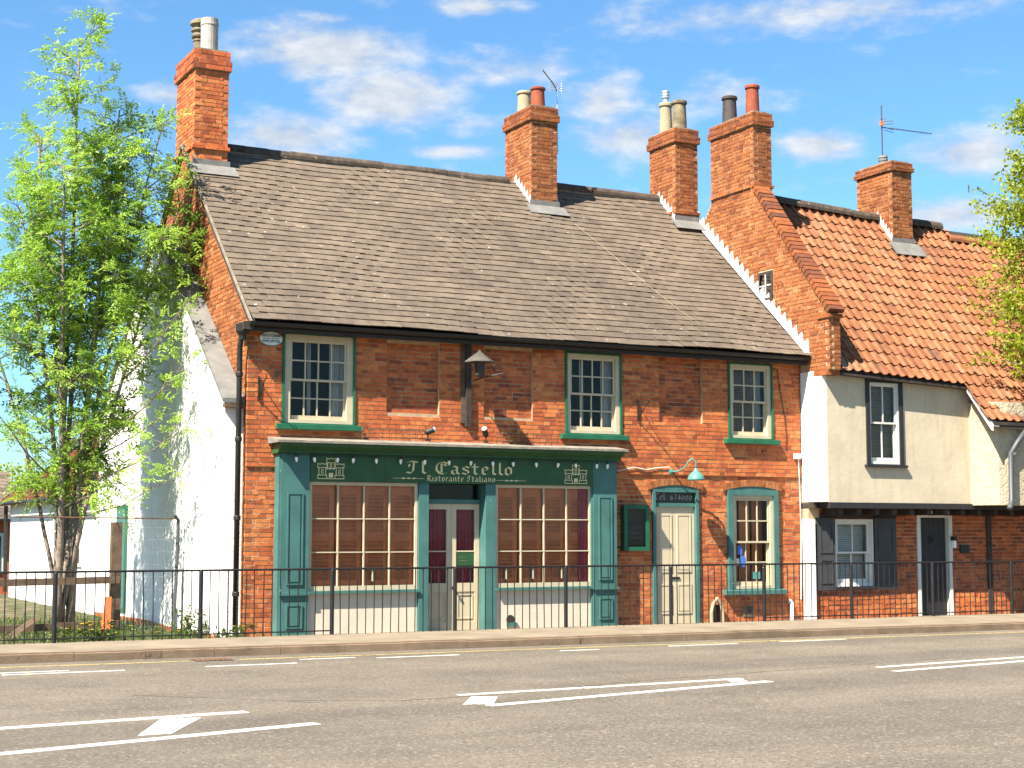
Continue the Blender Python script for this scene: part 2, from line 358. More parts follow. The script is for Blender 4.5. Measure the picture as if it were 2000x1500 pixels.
yard = sheet('yard', [(-60, raily(-60) + .13), (-.11, raily(0) + .13), (-.11, 40), (-60, 40)], -.13, EARTH, .3)
a = math.atan(-.05); i = 0; x = -22.
kme = [MB().prism([(-.45, 0, -.3), (.447, 0, -.3), (.447, .148, -.3), (-.45, .148, -.3)], (0, 0, .302 + .004 * k)).mesh('kerb_stone', KERB, fix=True) for k in range(-1, 2)]
for k, s in enumerate(kme):
    b = bmesh.new(); b.from_mesh(s); es = [e for e in b.edges if all(v.co.z > -.05 and v.co.y < .01 for v in e.verts)]
    bmesh.ops.bevel(b, geom=es, offset=.022, segments=3, affect='EDGES'); b.to_mesh(s); b.free()
while x < 32:
    o = link('kerb_stone', kme[i % 3], pave); o.location = (x + .45, kerb(x + .45) + random.uniform(-.006, .006), random.uniform(-.004, .003)); o.rotation_euler = (0, 0, a + random.uniform(-.004, .004)); x += .902; i += 1
def mark(name, pts, m, z=-.116):
    return MB().prism([(x, y, z) for x, y in pts], (0, 0, -.006)).build(name, m, road, fix=True)
def line(x0, y0, x1, y1, w, m=PAINTW, name='road_marking'):
    d = Vector((x1 - x0, y1 - y0)).normalized(); n = Vector((-d.y, d.x)) * w / 2
    k = max(2, int(math.hypot(x1 - x0, y1 - y0) / .25)); up = []; lo = []
    for j in range(k + 1):
        q = Vector((x0, y0)).lerp(Vector((x1, y1)), j / k); up.append(q + n * random.uniform(.93, 1.05)); lo.append(q - n * random.uniform(.93, 1.05))
    return mark(name, [tuple(p) for p in up + lo[::-1]], m)
line(-9.5, -9.62, -2.83, -8.95, .15); line(-9.5, -11.75, -2.56, -10.07, .15)
mark('road_marking', [(-4.13, -10.17), (-3.84, -10.15), (-3.33, -9.22), (-3.66, -9.12)], PAINTW)
line(-.48, -8.54, 3.10, -8.40, .12); line(-.63, -9.52, 3.19, -8.80, .14)
mark('road_marking', [(-.82, -9.34), (-.52, -9.40), (-.2, -8.86), (-.42, -8.72)], PAINTW)
mark('road_marking', [(2.74, -8.72), (2.98, -8.70), (3.05, -8.46), (2.86, -8.47)], PAINTW, -.1155)
line(5.45, -7.97, 12.5, -7.15, .11); line(5.27, -8.48, 12.5, -7.42, .12)
for x0, x1, y in ((-4.6, -3.39, -3.86), (-4.2, -2.79, -4.13), (-1.79, -.62, -4.1), (.58, 1.75, -3.85), (3.3, 3.9, -3.9), (5.13, 6.32, -3.84), (7.12, 8.34, -3.85), (-.4, .35, -3.62)):
    line(x0, y, x1, y - .02, .07)
line(-22, kerb(-22) - .38, -1.75, -3.22, .085, PAINTY, 'yellow_line'); line(-1.1, -3.26, 30, kerb(30) - .45, .085, PAINTY, 'yellow_line')
for pts in ([(-2.2, -8.2), (-1.2, -8.75), (.2, -8.6), (1.9, -8.1), (4.6, -7.7), (7.5, -7.3)], [(-3.4, -7.0), (-2.5, -7.9), (-1.9, -8.6)]):
    k = MB(); P = []
    for (xa, ya), (xb, yb) in zip(pts, pts[1:]):
        for j in range(8): P.append((xa + (xb - xa) * j / 8 + random.uniform(-.02, .02), ya + (yb - ya) * j / 8 + random.uniform(-.025, .025)))
    for (xa, ya), (xb, yb) in zip(P, P[1:]):
        w = random.uniform(.004, .012); k.prism([(xa, ya - w, -.1185), (xb, yb - w, -.1185), (xb, yb + w, -.1185), (xa, ya + w, -.1185)], (0, 0, -.004))
    k.build('tar_seam', mat('tar', (.035, .03, .026), .7, .2), road, fix=True)
dg = link('drain_grate', MB().box(-.24, .24, -.18, .18, -.02, .004).mesh('drain_grate', OAK), road); dg.location = (-1.43, -3.17, -.118); dg.rotation_euler = (0, 0, a)
for k in range(7): MB().box(-.21 + k * .064, -.175 + k * .064, -.16, .16, .004, .012).build('grate_bar', RUST, dg)

# ================================================================== RESTAURANT
W = 10.58
RY, RZ, EY, EZ = 3.9, 8.42, -.335, 4.73
SL = (RZ - EZ) / (RY - EY); SLEN = math.hypot(RZ - EZ, RY - EY)
rest = thing('restaurant_building', 'long red brick restaurant with grey slate roof, green shopfront and three chimneys', 'building')
holes = [(.55, 1.76, 3.2, 4.63), (5.59, 6.71, 3.19, 4.6), (8.96, 9.95, 3.2, 4.585), (7.33, 8.3, -.3, 2.36), (8.92, 10.03, .5, 2.36)]
shop = (.5, 6.42, -.3, 2.86)
recs = [(2.31, 3.23, 3.43, 4.56), (4.05, 4.96, 3.42, 4.56), (7.49, 8.4, 3.45, 4.62)]
allh = holes + [shop] + recs
def wall_cells(x0, x1, z0, z1, hs, y0, y1):
    m = MB(); xs = sorted({x0, x1, *[h[0] for h in hs], *[h[1] for h in hs]}); zs = sorted(z for z in {z0, z1, *[h[2] for h in hs], *[h[3] for h in hs]} if z0 <= z <= z1)
    for i in range(len(xs) - 1):
        run = None
        for k in range(len(zs) - 1):
            cx, cz = (xs[i] + xs[i + 1]) / 2, (zs[k] + zs[k + 1]) / 2
            if any(h[0] < cx < h[1] and h[2] < cz < h[3] for h in hs):
                if run: m.box(xs[i], xs[i + 1], y0, y1, run, zs[k]); run = None
            elif run is None: run = zs[k]
        if run is not None: m.box(xs[i], xs[i + 1], y0, y1, run, zs[-1])
    return m
fw = wall_cells(.009, W, -.3, 4.72, allh, .034, .3).build('front_wall', MORTAR, rest)

up = wall_cells(.009, W, 2.52, 4.72, allh, .008, .0335).build('upper_mortar_face', MORTAR, fw)
for r in recs: MB().box(r[0], r[1], .058, .29, r[2], r[3]).build('recess_back', MORTAR, fw)
rngb = random.Random(5)
def iv_front(z, k):
    a0 = -.009 if k % 2 == 0 else .106
    iv = [(a0, W)]
    for h in allh:
        if h[2] - .02 < z < h[3] + .02: iv = subtract(iv, h[0], h[1])
    return iv
fb = lay(FX, -.28, 2.52, iv_front, h=.0718, n=-.03, rng=rngb) + lay(FX, 2.52, 4.72, iv_front, n=0., rng=rngb)
for r in recs: fb += lay(FX, r[2], r[3], lambda z, k: [(r[0], r[1])], n=-.05, tones=(0., .75), rng=rngb)
bricks_to(fw, fb, BRICK, 300, lambda c: c[2] > .3)
# segmental brick arches over door and ground-floor window
for cx, hw, zb in ((7.815, .56, 2.26), (9.475, .64, 2.26)):
    n = 17; R_ = (hw * hw + .085 * .085) / (2 * .085); zc = zb + .085 - R_; half = math.asin(hw / R_)
    ar = link('brick_arch', MB().box(cx - .02, cx + .02, .0, .02, zb + .10, zb + .12).mesh('brick_arch', MORTAR), rest)
    for k in range(n):
        t0, t1 = -half + 2 * half * k / n, -half + 2 * half * (k + 1) / n; g = .004 / R_
        q = [(cx + r * math.sin(t), zc + r * math.cos(t)) for r, t in ((R_, t0 + g), (R_, t1 - g), (R_ + .12, t1 - g), (R_ + .12, t0 + g))]
        MB().prism([(x, -.012 - random.uniform(0, .006), z) for x, z in q], (0, .06, 0), .45 + .5 * random.random()).build('brick', BRICK2, ar, fix=True)
# left gable
def gtop(y): return min(EZ - .05 + SL * (y - EY), EZ - .05 + SL * (2 * RY - EY - y))
WG = [(.19, 3.58), (4.4, 6.93), (8.7, 3.66)]
def wtop(y): return WG[0][1] + (y - .19) * (WG[1][1] - WG[0][1]) / (4.4 - .19) if y < 4.4 else WG[1][1] - (y - 4.4) * (WG[1][1] - WG[2][1]) / 4.3
gw = MB().prism([(.008, .04, -.3), (.008, 7.8, -.3), (.008, 7.8, gtop(7.8) - .02), (.008, RY, gtop(RY) - .03), (.008, .04, gtop(.04) - .02)], (.25, 0, 0)).build('gable_wall', MORTAR, rest, fix=True)
def iv_gable(z, k):
    b0 = .03 if z < 2.52 else 0.
    lo = b0 - .008 if k % 2 else b0 + .106
    hi = 7.8
    zt = z + .045
    if zt > gtop(0): lo = max(lo, EY + (zt - EZ + .05) / SL); hi = min(hi, 2 * RY - lo)
    if lo >= hi - .05: return []
    iv = [(lo, hi)]
    ys = [y * .05 for y in range(0, 157) if .19 < y * .05 and wtop(y * .05) > z + .12]
    if ys: iv = subtract(iv, min(ys), max(ys) if wtop(7.8) < z + .12 else 9)
    return iv
bricks_to(gw, lay(FL(0.), -.28, 2.52, iv_gable) + lay(FL(0.), 2.52, 8.3, lambda z, k: iv_gable(z, k)), BRICK2)

B('rear_wall', MORTAR, rest, .01, W, 7.55, 7.8, -.3, 4.7); B('right_wall', MORTAR, rest, W - .2, W, .31, 7.54, -.3, 4.7)
# white rendered side wall, thicker than the gable above it
sw = MB().prism([(-.30, .19, -.35), (-.30, 8.7, -.35), (-.30, 8.7, WG[2][1]), (-.30, 4.4, WG[1][1]), (-.30, .19, WG[0][1])], (.298, 0, 0)).build('side_wall', WHITE, rest, fix=True)
MB().prism([(-.36, .1, 3.50), (-.36, .1, 3.57), (-.36, 4.4, 7.0), (-.36, 4.4, 6.92)], (.35, 0, 0)).build('sloping_coping', LEAD, sw, fix=True)
MB().prism([(-.36, 8.8, 3.58), (-.36, 8.8, 3.66), (-.36, 4.41, 7.0), (-.36, 4.41, 6.92)], (.35, 0, 0)).build('sloping_coping', LEAD, sw, fix=True)
B('coping_end_board', WOOD, sw, -.34, -.02, .06, .17, 3.42, 3.49)
MB().prism([(-.304, .18, -.3), (-.304, 8.6, -.3), (-.304, 8.6, -.06), (-.304, 4.5, -.02), (-.304, 2.4, -.08), (-.304, .18, -.05)], (-.012, 0, 0)).build('brick_plinth', BRICK, sw, fix=True)
gd = B('side_door', BGREEN, rest, -.325, -.303, 6.15, 6.95, .03, 2.03); B('door_board', TEAL, gd, -.335, -.326, 6.25, 6.85, .1, 1.95)
# eaves, gutter, downpipe
B('eaves_board', OAK, rest, .0, W - .03, -.22, -.012, 4.64, 4.69)
gt = MB()
gp = [(-.27 + .065 * math.cos(t), 4.72 + .065 * math.sin(t)) for t in [math.pi + math.pi * k / 8 for k in range(9)]]
gt.prism([(-.08, y, z) for y, z in gp + [(-.145, 4.72), (-.145 + .0, 4.725), (-.255, 4.725)]][:9], (W + .04, 0, 0)); gt.build('gutter', BLACK, rest, fix=True)
B('eaves_return', OAK, rest, -.16, .0, -.26, .16, 4.60, 4.72)
dp = MB().tube([(-.13, -.10, 4.62), (-.13, .02, 4.36), (-.12, .055, 4.1), (-.12, .055, .02)], .042, 10).build('downpipe', BLACK, rest, smooth=True)
MB().lathe((-.13, -.1, 4.45), [(.05, 0), (.06, .06), (.10, .13), (.11, .24), (.09, .24)], 12).build('hopper', BLACK, dp)
for z in (.55, 1.7, 2.9, 3.9): MB().lathe((-.12, .055, z), [(.05, 0), (.055, .01), (.055, .06), (.05, .07)], 12).build('pipe_collar', BLACK, dp)
# roof
def RP(u, v, n):      # along eave, up slope, off the slope
    c, s = (RY - EY) / SLEN, (RZ - EZ) / SLEN
    return (u, EY + v * c - n * s, EZ + v * s + n * c)
wob = lambda u, v: .024 * math.sin(u * .9 + v * .6) + .012 * math.sin(u * 2.3 - v * 1.7 + 1) - .03 * math.sin(math.pi * max(0, min(1, v / SLEN)))
roof = link('roof', (lambda m: [m.prism([(-.03, EY + .10, EZ - .15), (-.03, RY, RZ - .19), (-.03, RY, RZ - .13), (-.03, EY + .10, EZ - .09)], (W + .02, 0, 0)), m.prism([(-.03, 2 * RY - EY - .10, EZ - .15), (-.03, RY + .002, RZ - .19), (-.03, RY + .002, RZ - .13), (-.03, 2 * RY - EY - .10, EZ - .09)], (W + .02, 0, 0)), m.mesh('roof', ROOFBASE, fix=True)][-1])(MB()), rest)
G = .178; slates = []; i = 0; v = 0.; rs = random.Random(3)
while v < SLEN - .05:
    u = -.05 - (.135 if i % 2 else 0)
    while u < W - .0:
        w = rs.uniform(.255, .285); u0, u1 = max(u, -.05), min(u + w, W + .0)
        if u1 - u0 > .03:
            L = min(.29, SLEN - v + .02); j = rs.uniform(-.006, .005); tl = rs.uniform(-.004, .004)
            if rs.random() < .012: j -= .03
            b = wob((u0 + u1) / 2, v); t = min(1, max(0, rs.gauss(.5, .12) + .05 * math.sin(u * .8) + .1 * (v / SLEN - .5)))
            lo, hi = .020 + b + rs.uniform(0, .004), .002 + wob((u0 + u1) / 2, v + L)
            g = .0025
            pts = [RP(u0 + g, v + j + tl, lo), RP(u1 - g, v + j - tl, lo), RP(u1 - g, v + L, hi), RP(u0 + g, v + L, hi)]
            top = [RP(u0 + g, v + j + tl, lo + .013), RP(u1 - g, v + j - tl, lo + .013), RP(u1 - g, v + L, hi + .008), RP(u0 + g, v + L, hi + .008)]
            cen = RP((u0 + u1) / 2, v + G / 2, lo)
            slates.append((pts + top, t, u1 - u0 > .25, cen))
        u += w
    v += G; i += 1
def pieces_to(parent, ps, m, name, rest_name, single=300):
    order = sorted((i for i, p in enumerate(ps) if p[2]), key=lambda i: (Vector(ps[i][3]) - Vector(CAM)).length); pick = set(order[:single]); r = MB()
    for i, (pts, t, ok, cen) in enumerate(ps):
        if i in pick: link(name, MB().hexa([Vector(p) - Vector(cen) for p in pts], t).mesh(name, m), parent).location = cen
        else: r.hexa(pts, t)
    r.build(rest_name, m, parent, kind='stuff')
pieces_to(roof, slates, SLATE, 'slate', 'slates')
# rear slope in courses, and ridge tiles
rm = MB()
for k in range(32):
    v0, v1 = k * G, min(SLEN, k * G + G + .05)
    q = lambda v, n: (2 * RY - RP(0, v, n)[1], RP(0, v, n)[2])
    if v0 > SLEN - .02: break
    (ya, za), (yb, zb), (yc, zc), (yd, zd) = q(v0, .028), q(v1, .012), q(v1, .004), q(v0, .018)
    rm.prism([(-.05, ya, za), (-.05, yb, zb), (-.05, yc, zc), (-.05, yd, zd)], (W + .05, 0, 0), .3 + .3 * random.random())
rm.build('rear_slates', SLATE, roof, fix=True, kind='stuff')
def ridge_tiles(parent, x0, x1, y, zf, L=.45, r=.125, m=RIDGE, skip=()):
    x = x0
    while x < x1 - .1:
        e = min(x + L, x1)
        if not any(a < (x + e) / 2 < b for a, b in skip):
            dz = random.uniform(-.012, .012); ring = [(math.cos(t) * r, math.sin(t) * r) for t in [math.pi * k / 8 - .25 + (.5 * k / 8) for k in range(9)]]
            ring += [(c * .82, s_ * .82 - .004) for c, s_ in ring[::-1]]
            MB().prism([(x + .004, y + c, zf(x) + s_ - .07 + dz) for c, s_ in ring], (e - x - .008, 0, zf(e) - zf(x))).build('ridge_tile', m, parent, fix=True)
        x = e
ridge_tiles(roof, .64, W - .0, RY, lambda x: RZ + .045, skip=((6.6, 7.3), (9.99, 10.6)))
MB().box(.0, W, RY - .10, RY + .10, RZ - .09, RZ - .015).build('ridge_bedding', CEMENT, roof)
MB().prism([(-.062, EY + .05, EZ - .05), (-.062, EY + .05, EZ + .0), (-.062, RY, RZ + .0), (-.062, RY, RZ - .05)], (.03, 0, 0)).build('verge_mortar', CEMENT, roof, fix=True)
MB().prism([(-.062, 2 * RY - EY - .05, EZ - .05), (-.062, 2 * RY - EY - .05, EZ + .0), (-.062, RY + .001, RZ + .0), (-.062, RY + .001, RZ - .05)], (.03, 0, 0)).build('verge_mortar', CEMENT, roof, fix=True)
# chimneys of the restaurant
def rz(y): return EZ + SL * (min(y, 2 * RY - y) - EY)
c1 = chimney(rest, 'chimney', .0, .62, 3.3, 4.48, 7.7, 9.66, 10.02, BRICK, ledge=8.22)
c1['label'] = 'tall chimney at the gable end with a ringed pot and a pale flue'
pot(c1, .30, 4.1, 10.02, .155, .80, POTG, kind=1); pot(c1, .34, 3.62, 10.02, .155, .66, POTW, kind=2)
c2 = chimney(rest, 'chimney', 6.66, 7.24, 3.2, 4.32, 7.7, 9.54, 9.83, BRICK2)
c2['label'] = 'middle chimney on the slate ridge with cream and red pots'
pot(c2, 6.93, 4.0, 9.83, .15, .50, POTC); pot(c2, 6.97, 3.5, 9.83, .15, .46, POTR)
c3 = chimney(rest, 'chimney', 10.02, 10.575, 3.22, 4.2, 7.7, 9.5, 9.8, BRICK2, ledge=8.0)
c3['label'] = 'chimney beside the taller party wall with two buff pots'
pot(c3, 10.28, 3.95, 9.8, .14, .72, POTC); pot(c3, 10.32, 3.5, 9.8, .16, .66, POTG)
MB().lathe((10.28, 3.95, 10.5), [(.06, 0), (.06, .12), (.085, .13), (.085, .16), (.06, .17), (.085, .19), (.085, .22), (.06, .23), (.085, .25), (.085, .28), (.03, .3)], 12).build('flue_terminal', ALU, c3)
def chim_flash(c, x0, x1, y0, left=True, rzf=rz, y1=None, m=LEADW):
    za = rzf(y0)
    MB().prism([(x0 - .04, y0 - .012, za - .04), (x1 + .04, y0 - .012, za - .04), (x1 + .04, y0 - .012, za + .14), (x0 - .04, y0 - .012, za + .14)], (0, -.012, 0)).build('flashing', LEAD, c, fix=True)
    s_ = (rzf(y0) - rzf(y0 - .3)) / .3
    MB().prism([(x0 - .12, y0 - .02, za + .035), (x1 + .12, y0 - .02, za + .035), (x1 + .14, y0 - .26, za + .035 - s_ * .24), (x0 - .14, y0 - .26, za + .035 - s_ * .24)], (0, -.006, .008)).build('lead_apron', LEAD, c, fix=True)
    if left:
        yr = y1; n = 6
        for xx in (x0 - .013, x1 + .005):
            for k in range(n):
                a0, a1 = y0 + (yr - y0) * k / n, y0 + (yr - y0) * (k + 1) / n
                MB().prism([(xx, a0, rzf(a0) + .02), (xx, a1, rzf(a1) + .02), (xx, a1, rzf(a1) + .10), (xx, a0 + .02, rzf(a1) + .16), (xx, a0, rzf(a0) + .12)], (.008, 0, 0)).build('flashing', m, c, fix=True)
chim_flash(c1, .02, .62, 3.3, False); chim_flash(c2, 6.66, 7.24, 3.2, True, y1=RY); chim_flash(c3, 10.02, 10.575, 3.22, True, y1=RY)

# ------------------------------------------------------------------ windows
def unit_pane(): return MB().box(-.5, .5, -.002, .002, -.5, .5).mesh('pane', GLASS)
PANE = unit_pane()
def pane(parent, x0, x1, z0, z1, y):
    o = link('pane', PANE, parent); o.location = ((x0 + x1) / 2, y, (z0 + z1) / 2); o.scale = (x1 - x0, 1, z1 - z0); return o
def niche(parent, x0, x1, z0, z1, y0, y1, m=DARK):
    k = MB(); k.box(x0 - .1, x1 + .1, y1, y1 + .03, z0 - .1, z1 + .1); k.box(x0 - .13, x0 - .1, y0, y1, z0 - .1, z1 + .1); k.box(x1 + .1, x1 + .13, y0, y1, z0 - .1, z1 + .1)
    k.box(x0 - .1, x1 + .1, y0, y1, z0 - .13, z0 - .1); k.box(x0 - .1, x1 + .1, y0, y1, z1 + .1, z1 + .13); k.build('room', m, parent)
def frame_ring(name, m, parent, x0, x1, z0, z1, w, y0, y1, wt=None, wb=None, ox=0):
    wt = w if wt is None else wt; wb = w if wb is None else wb
    k = MB(); k.box(x0, x0 + w, y0, y1, z0, z1); k.box(x1 - w, x1, y0, y1, z0, z1); k.box(x0 + w, x1 - w, y0, y1, z1 - wt, z1); k.box(x0 + w, x1 - w, y0, y1, z0, z0 + wb)
    return k.build(name, m, parent)
def sash(parent, x0, x1, z0, z1, cols, rows, y, m, stile=.045, top=.045, bot=.045, bar=.022):
    fr = frame_ring('sash', m, parent, x0, x1, z0, z1, stile, y, y + .04, top, bot)
    a, b, c, d = x0 + stile, x1 - stile, z0 + bot, z1 - top
    for k in range(1, cols): xx = a + (b - a) * k / cols; B('glazing_bar', m, parent, xx - bar / 2, xx + bar / 2, y + .002, y + .035, c, d)
    for k in range(1, rows): zz = c + (d - c) * k / rows; B('glazing_bar', m, parent, a, b, y + .005, y + .033, zz - bar / 2, zz + bar / 2)
    for i in range(cols):
        for k in range(rows):
            pane(parent, a + (b - a) * i / cols + bar / 2, a + (b - a) * (i + 1) / cols - bar / 2, c + (d - c) * k / rows + bar / 2, c + (d - c) * (k + 1) / rows - bar / 2, y + .02)
def curtain(parent, x0, x1, z0, z1, y, m, folds=5, amp=.02):
    n = folds * 6; k = MB(); o = []
    for i in range(n + 1): o.append((x0 + (x1 - x0) * i / n, y + amp * math.sin(i * math.pi / 3)))
    for i in range(n): k.poly([(o[i][0], o[i][1], z0), (o[i + 1][0], o[i + 1][1], z0), (o[i + 1][0], o[i + 1][1], z1), (o[i][0], o[i][1], z1)])
    return k.build('curtain', m, parent, smooth=True)
def blinds(parent, x0, x1, z0, z1, y, m, p=.035):
    k = MB(); z = z0
    while z < z1: k.hexa([(x0, y - .012, z), (x1, y - .012, z), (x1, y + .012, z + .026), (x0, y + .012, z + .026), (x0, y - .012, z + .003), (x1, y - .012, z + .003), (x1, y + .012, z + .029), (x0, y + .012, z + .029)]); z += p
    return k.build('venetian_blind', m, parent, kind='stuff')
def sash_window(name, label, x0, x1, z0, z1, cols, rt, rb, arch=False, m=SASH, gm=BGREEN, gw=.035, fw_=.075, sillm=BGREEN, sill=True, y=0., thing_=rest, meet=None):
    w = thing(name, label, 'window') if thing_ is None else link(name, None, thing_)
    if thing_ is not None: w['label'] = label
    frame_ring('outer_frame', gm, w, x0, x1, z0, z1, gw, y - .028, y + .04, gw, .012)
    a, b, c, d = x0 + gw, x1 - gw, z0 + .012, z1 - gw
    frame_ring('box_frame', m, w, a, b, c, d, fw_, y + .004, y + .11, fw_ * .8, .055)
    a2, b2, c2, d2 = a + fw_ * .9, b - fw_ * .9, c + .05, d - fw_ * .7
    zm = (c2 + d2) / 2 if meet is None else meet
    sash(w, a2, b2, zm - .02, d2, cols, rt, y + .03, m, bot=.035); sash(w, a2, b2, c2, zm + .016, cols, rb, y + .073, m, top=.035, bot=.075)
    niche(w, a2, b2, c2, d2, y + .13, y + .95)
    if sill: MB().prism([(x0 - .1, y + .02, z0 - .09), (x0 - .1, y - .10, z0 - .09), (x0 - .1, y - .10, z0 - .015), (x0 - .1, y + .02, z0 + .004)], (x1 - x0 + .2, 0, 0)).build('sill', sillm, w, fix=True)
    return w, (a2, b2, c2, d2)
w1, q = sash_window('window', 'wide sixteen-pane upstairs sash window above the left end of the shopfront', .55, 1.76, 3.2, 4.63, 4, 2, 2, fw_=.1)
curtain(w1, q[1] - .24, q[1] + .02, q[2], q[3], .2, CURW, 3); curtain(w1, q[0] + .36, q[0] + .42, q[2], q[3], .22, CURW, 1)
w2, q = sash_window('window', 'sixteen-pane upstairs sash window above the right end of the shopfront', 5.59, 6.71, 3.19, 4.6, 4, 2, 2)
curtain(w2, q[1] - .2, q[1] + .02, q[2], q[3], .2, CURW, 3); curtain(w2, q[0] + .30, q[0] + .38, q[2], q[3], .22, CURW, 1)
w3, q = sash_window('window', 'twelve-pane upstairs sash window with brown blind near the cottage', 8.96, 9.95, 3.2, 4.585, 3, 2, 2)
blinds(w3, q[0], q[1] - .17, q[2], q[3], .21, BLIND); curtain(w3, q[1] - .2, q[1] + .02, q[2], q[3], .26, CURW, 3)
w4, q = sash_window('window', 'twelve-pane ground floor sash window with teal frame and stickers', 8.92, 10.03, .5, 2.28, 3, 2, 2, gm=TEAL, gw=.10, fw_=.07, sillm=TEAL)
B('window_head', TEAL, w4, 8.93, 10.02, .0, .12, 2.281, 2.355)
for k in range(3): B('inner_shutter', SHUT, w4, q[0] + .02 + k * .28, q[0] + .25 + k * .28, .30, .33, q[2], q[3])
for x, z, ww, hh, m_ in ((q[0] + .09, 1.22, .10, .16, STICK), (q[0] + .06, 1.02, .06, .13, PLATE), (q[0] + .15, 1.0, .10, .20, STICK), (q[0] + .42, .78, .16, .13, TEALM)):
    B('sticker', m_, w4, x, x + ww, .066, .069, z - .1, z + hh - .1)
# right-hand entrance door with transom
dr = link('entrance_door', None, rest); dr['label'] = 'cream panelled door under a dark transom'
B('door_head', TEAL, dr, 7.34, 8.29, .0, .12, 2.27, 2.355)
frame_ring('door_frame', TEAL, dr, 7.335, 8.295, -.29, 2.268, .055, -.012, .14, .05, .01)
B('door_leaf', DOORC, dr, 7.392, 8.24, .07, .115, -.09, 1.965)
B('frame_rail', TEAL, dr, 7.392, 8.24, .03, .12, 1.966, 2.03)
B('transom', mat('transom_dark', (.030, .032, .030), .3, .1), dr, 7.392, 8.24, .06, .08, 2.031, 2.216)
for x0, x1 in ((7.46, 7.77), (7.87, 8.17)):
    for z0, z1 in ((.82, 1.84), (.1, .62)):
        frame_ring('panel_moulding', DOORC, dr, x0, x1, z0, z1, .03, .058, .0695); B('panel', DOORC, dr, x0 + .05, x1 - .05, .062, .0695, z0 + .05, z1 - .05)
B('doorstep', CEMENT, dr, 7.30, 8.33, -.22, .03, -.3, -.085)
B('letter_plate', BLACK, dr, 7.72, 7.92, .055, .069, .70, .74)

# ------------------------------------------------------------------ shopfront
SY = -.25
fas = B('shop_fascia', GREEN, rest, .94, 5.99, SY, -.10, 2.30, 2.72)
cp = [(SY + .0, 2.722), (SY - .05, 2.735), (SY - .05, 2.76), (SY - .11, 2.80), (SY - .17, 2.83), (SY - .19, 2.845), (SY - .19, 2.875), (.03, 2.875), (.03, 2.722)]
co = MB().prism([(.40, y, z) for y, z in cp], (6.10, 0, 0)).build('shop_cornice', GREEN, rest, fix=True)
MB().prism([(.33, SY - .24, 2.878), (.33, SY - .24, 2.915), (.33, .0, 2.985), (.33, .0, 2.878)], (6.22, 0, 0)).build('lead_capping', CEMENT, co, fix=True)
B('fascia_joint', GREEN, fas, 2.18, 2.20, SY - .004, SY - .0005, 2.31, 2.715)
def pilaster(x0, x1):
    p = B('shop_pilaster', TEAL, rest, x0, x1, SY, -.03, -.28, 2.72)
    for z0, z1 in ((.72, 2.12), (.06, .42)):
        frame_ring('panel_moulding', TEAL, p, x0 + .1, x1 - .1, z0, z1, .022, SY - .02, SY - .001)
        mx0, mx1 = x0 + .15, x1 - .15; f_ = .035
        MB().hexa([(mx0, SY - .001, z0 + .05), (mx1, SY - .001, z0 + .05), (mx1, SY - .0005, z0 + .05), (mx0, SY - .0005, z0 + .05), (mx0, SY - .001, z1 - .05), (mx1, SY - .001, z1 - .05), (mx1, SY - .0005, z1 - .05), (mx0, SY - .0005, z1 - .05)]) if False else None
        k = MB(); a_, b_ = (mx0, mx1); k.prism([(a_, SY - .001, z0 + .045), (b_, SY - .001, z0 + .045), (b_, SY - .001, z1 - .045), (a_, SY - .001, z1 - .045)], (0, -.012, 0))
        k.build('raised_panel', TEAL, p, fix=True)
    B('pilaster_rail', TEAL, p, x0 - .02, x1 + .02, SY - .035, SY - .001, .56, .60); B('pilaster_base', TEAL, p, x0 - .015, x1 + .015, SY - .02, SY - .001, -.28, -.03)
    B('edge_strip', TEAL, p, x0 - .03, x0 - .001, SY + .02, -.03, -.28, 2.715)
    return p
pilaster(.47, .93); pilaster(5.99, 6.45)
posts = ((2.78, 2.95), (3.97, 4.15))
for x0, x1 in posts: B('shop_post', TEAL, rest, x0, x1, SY + .015, -.04, -.28, 2.298)
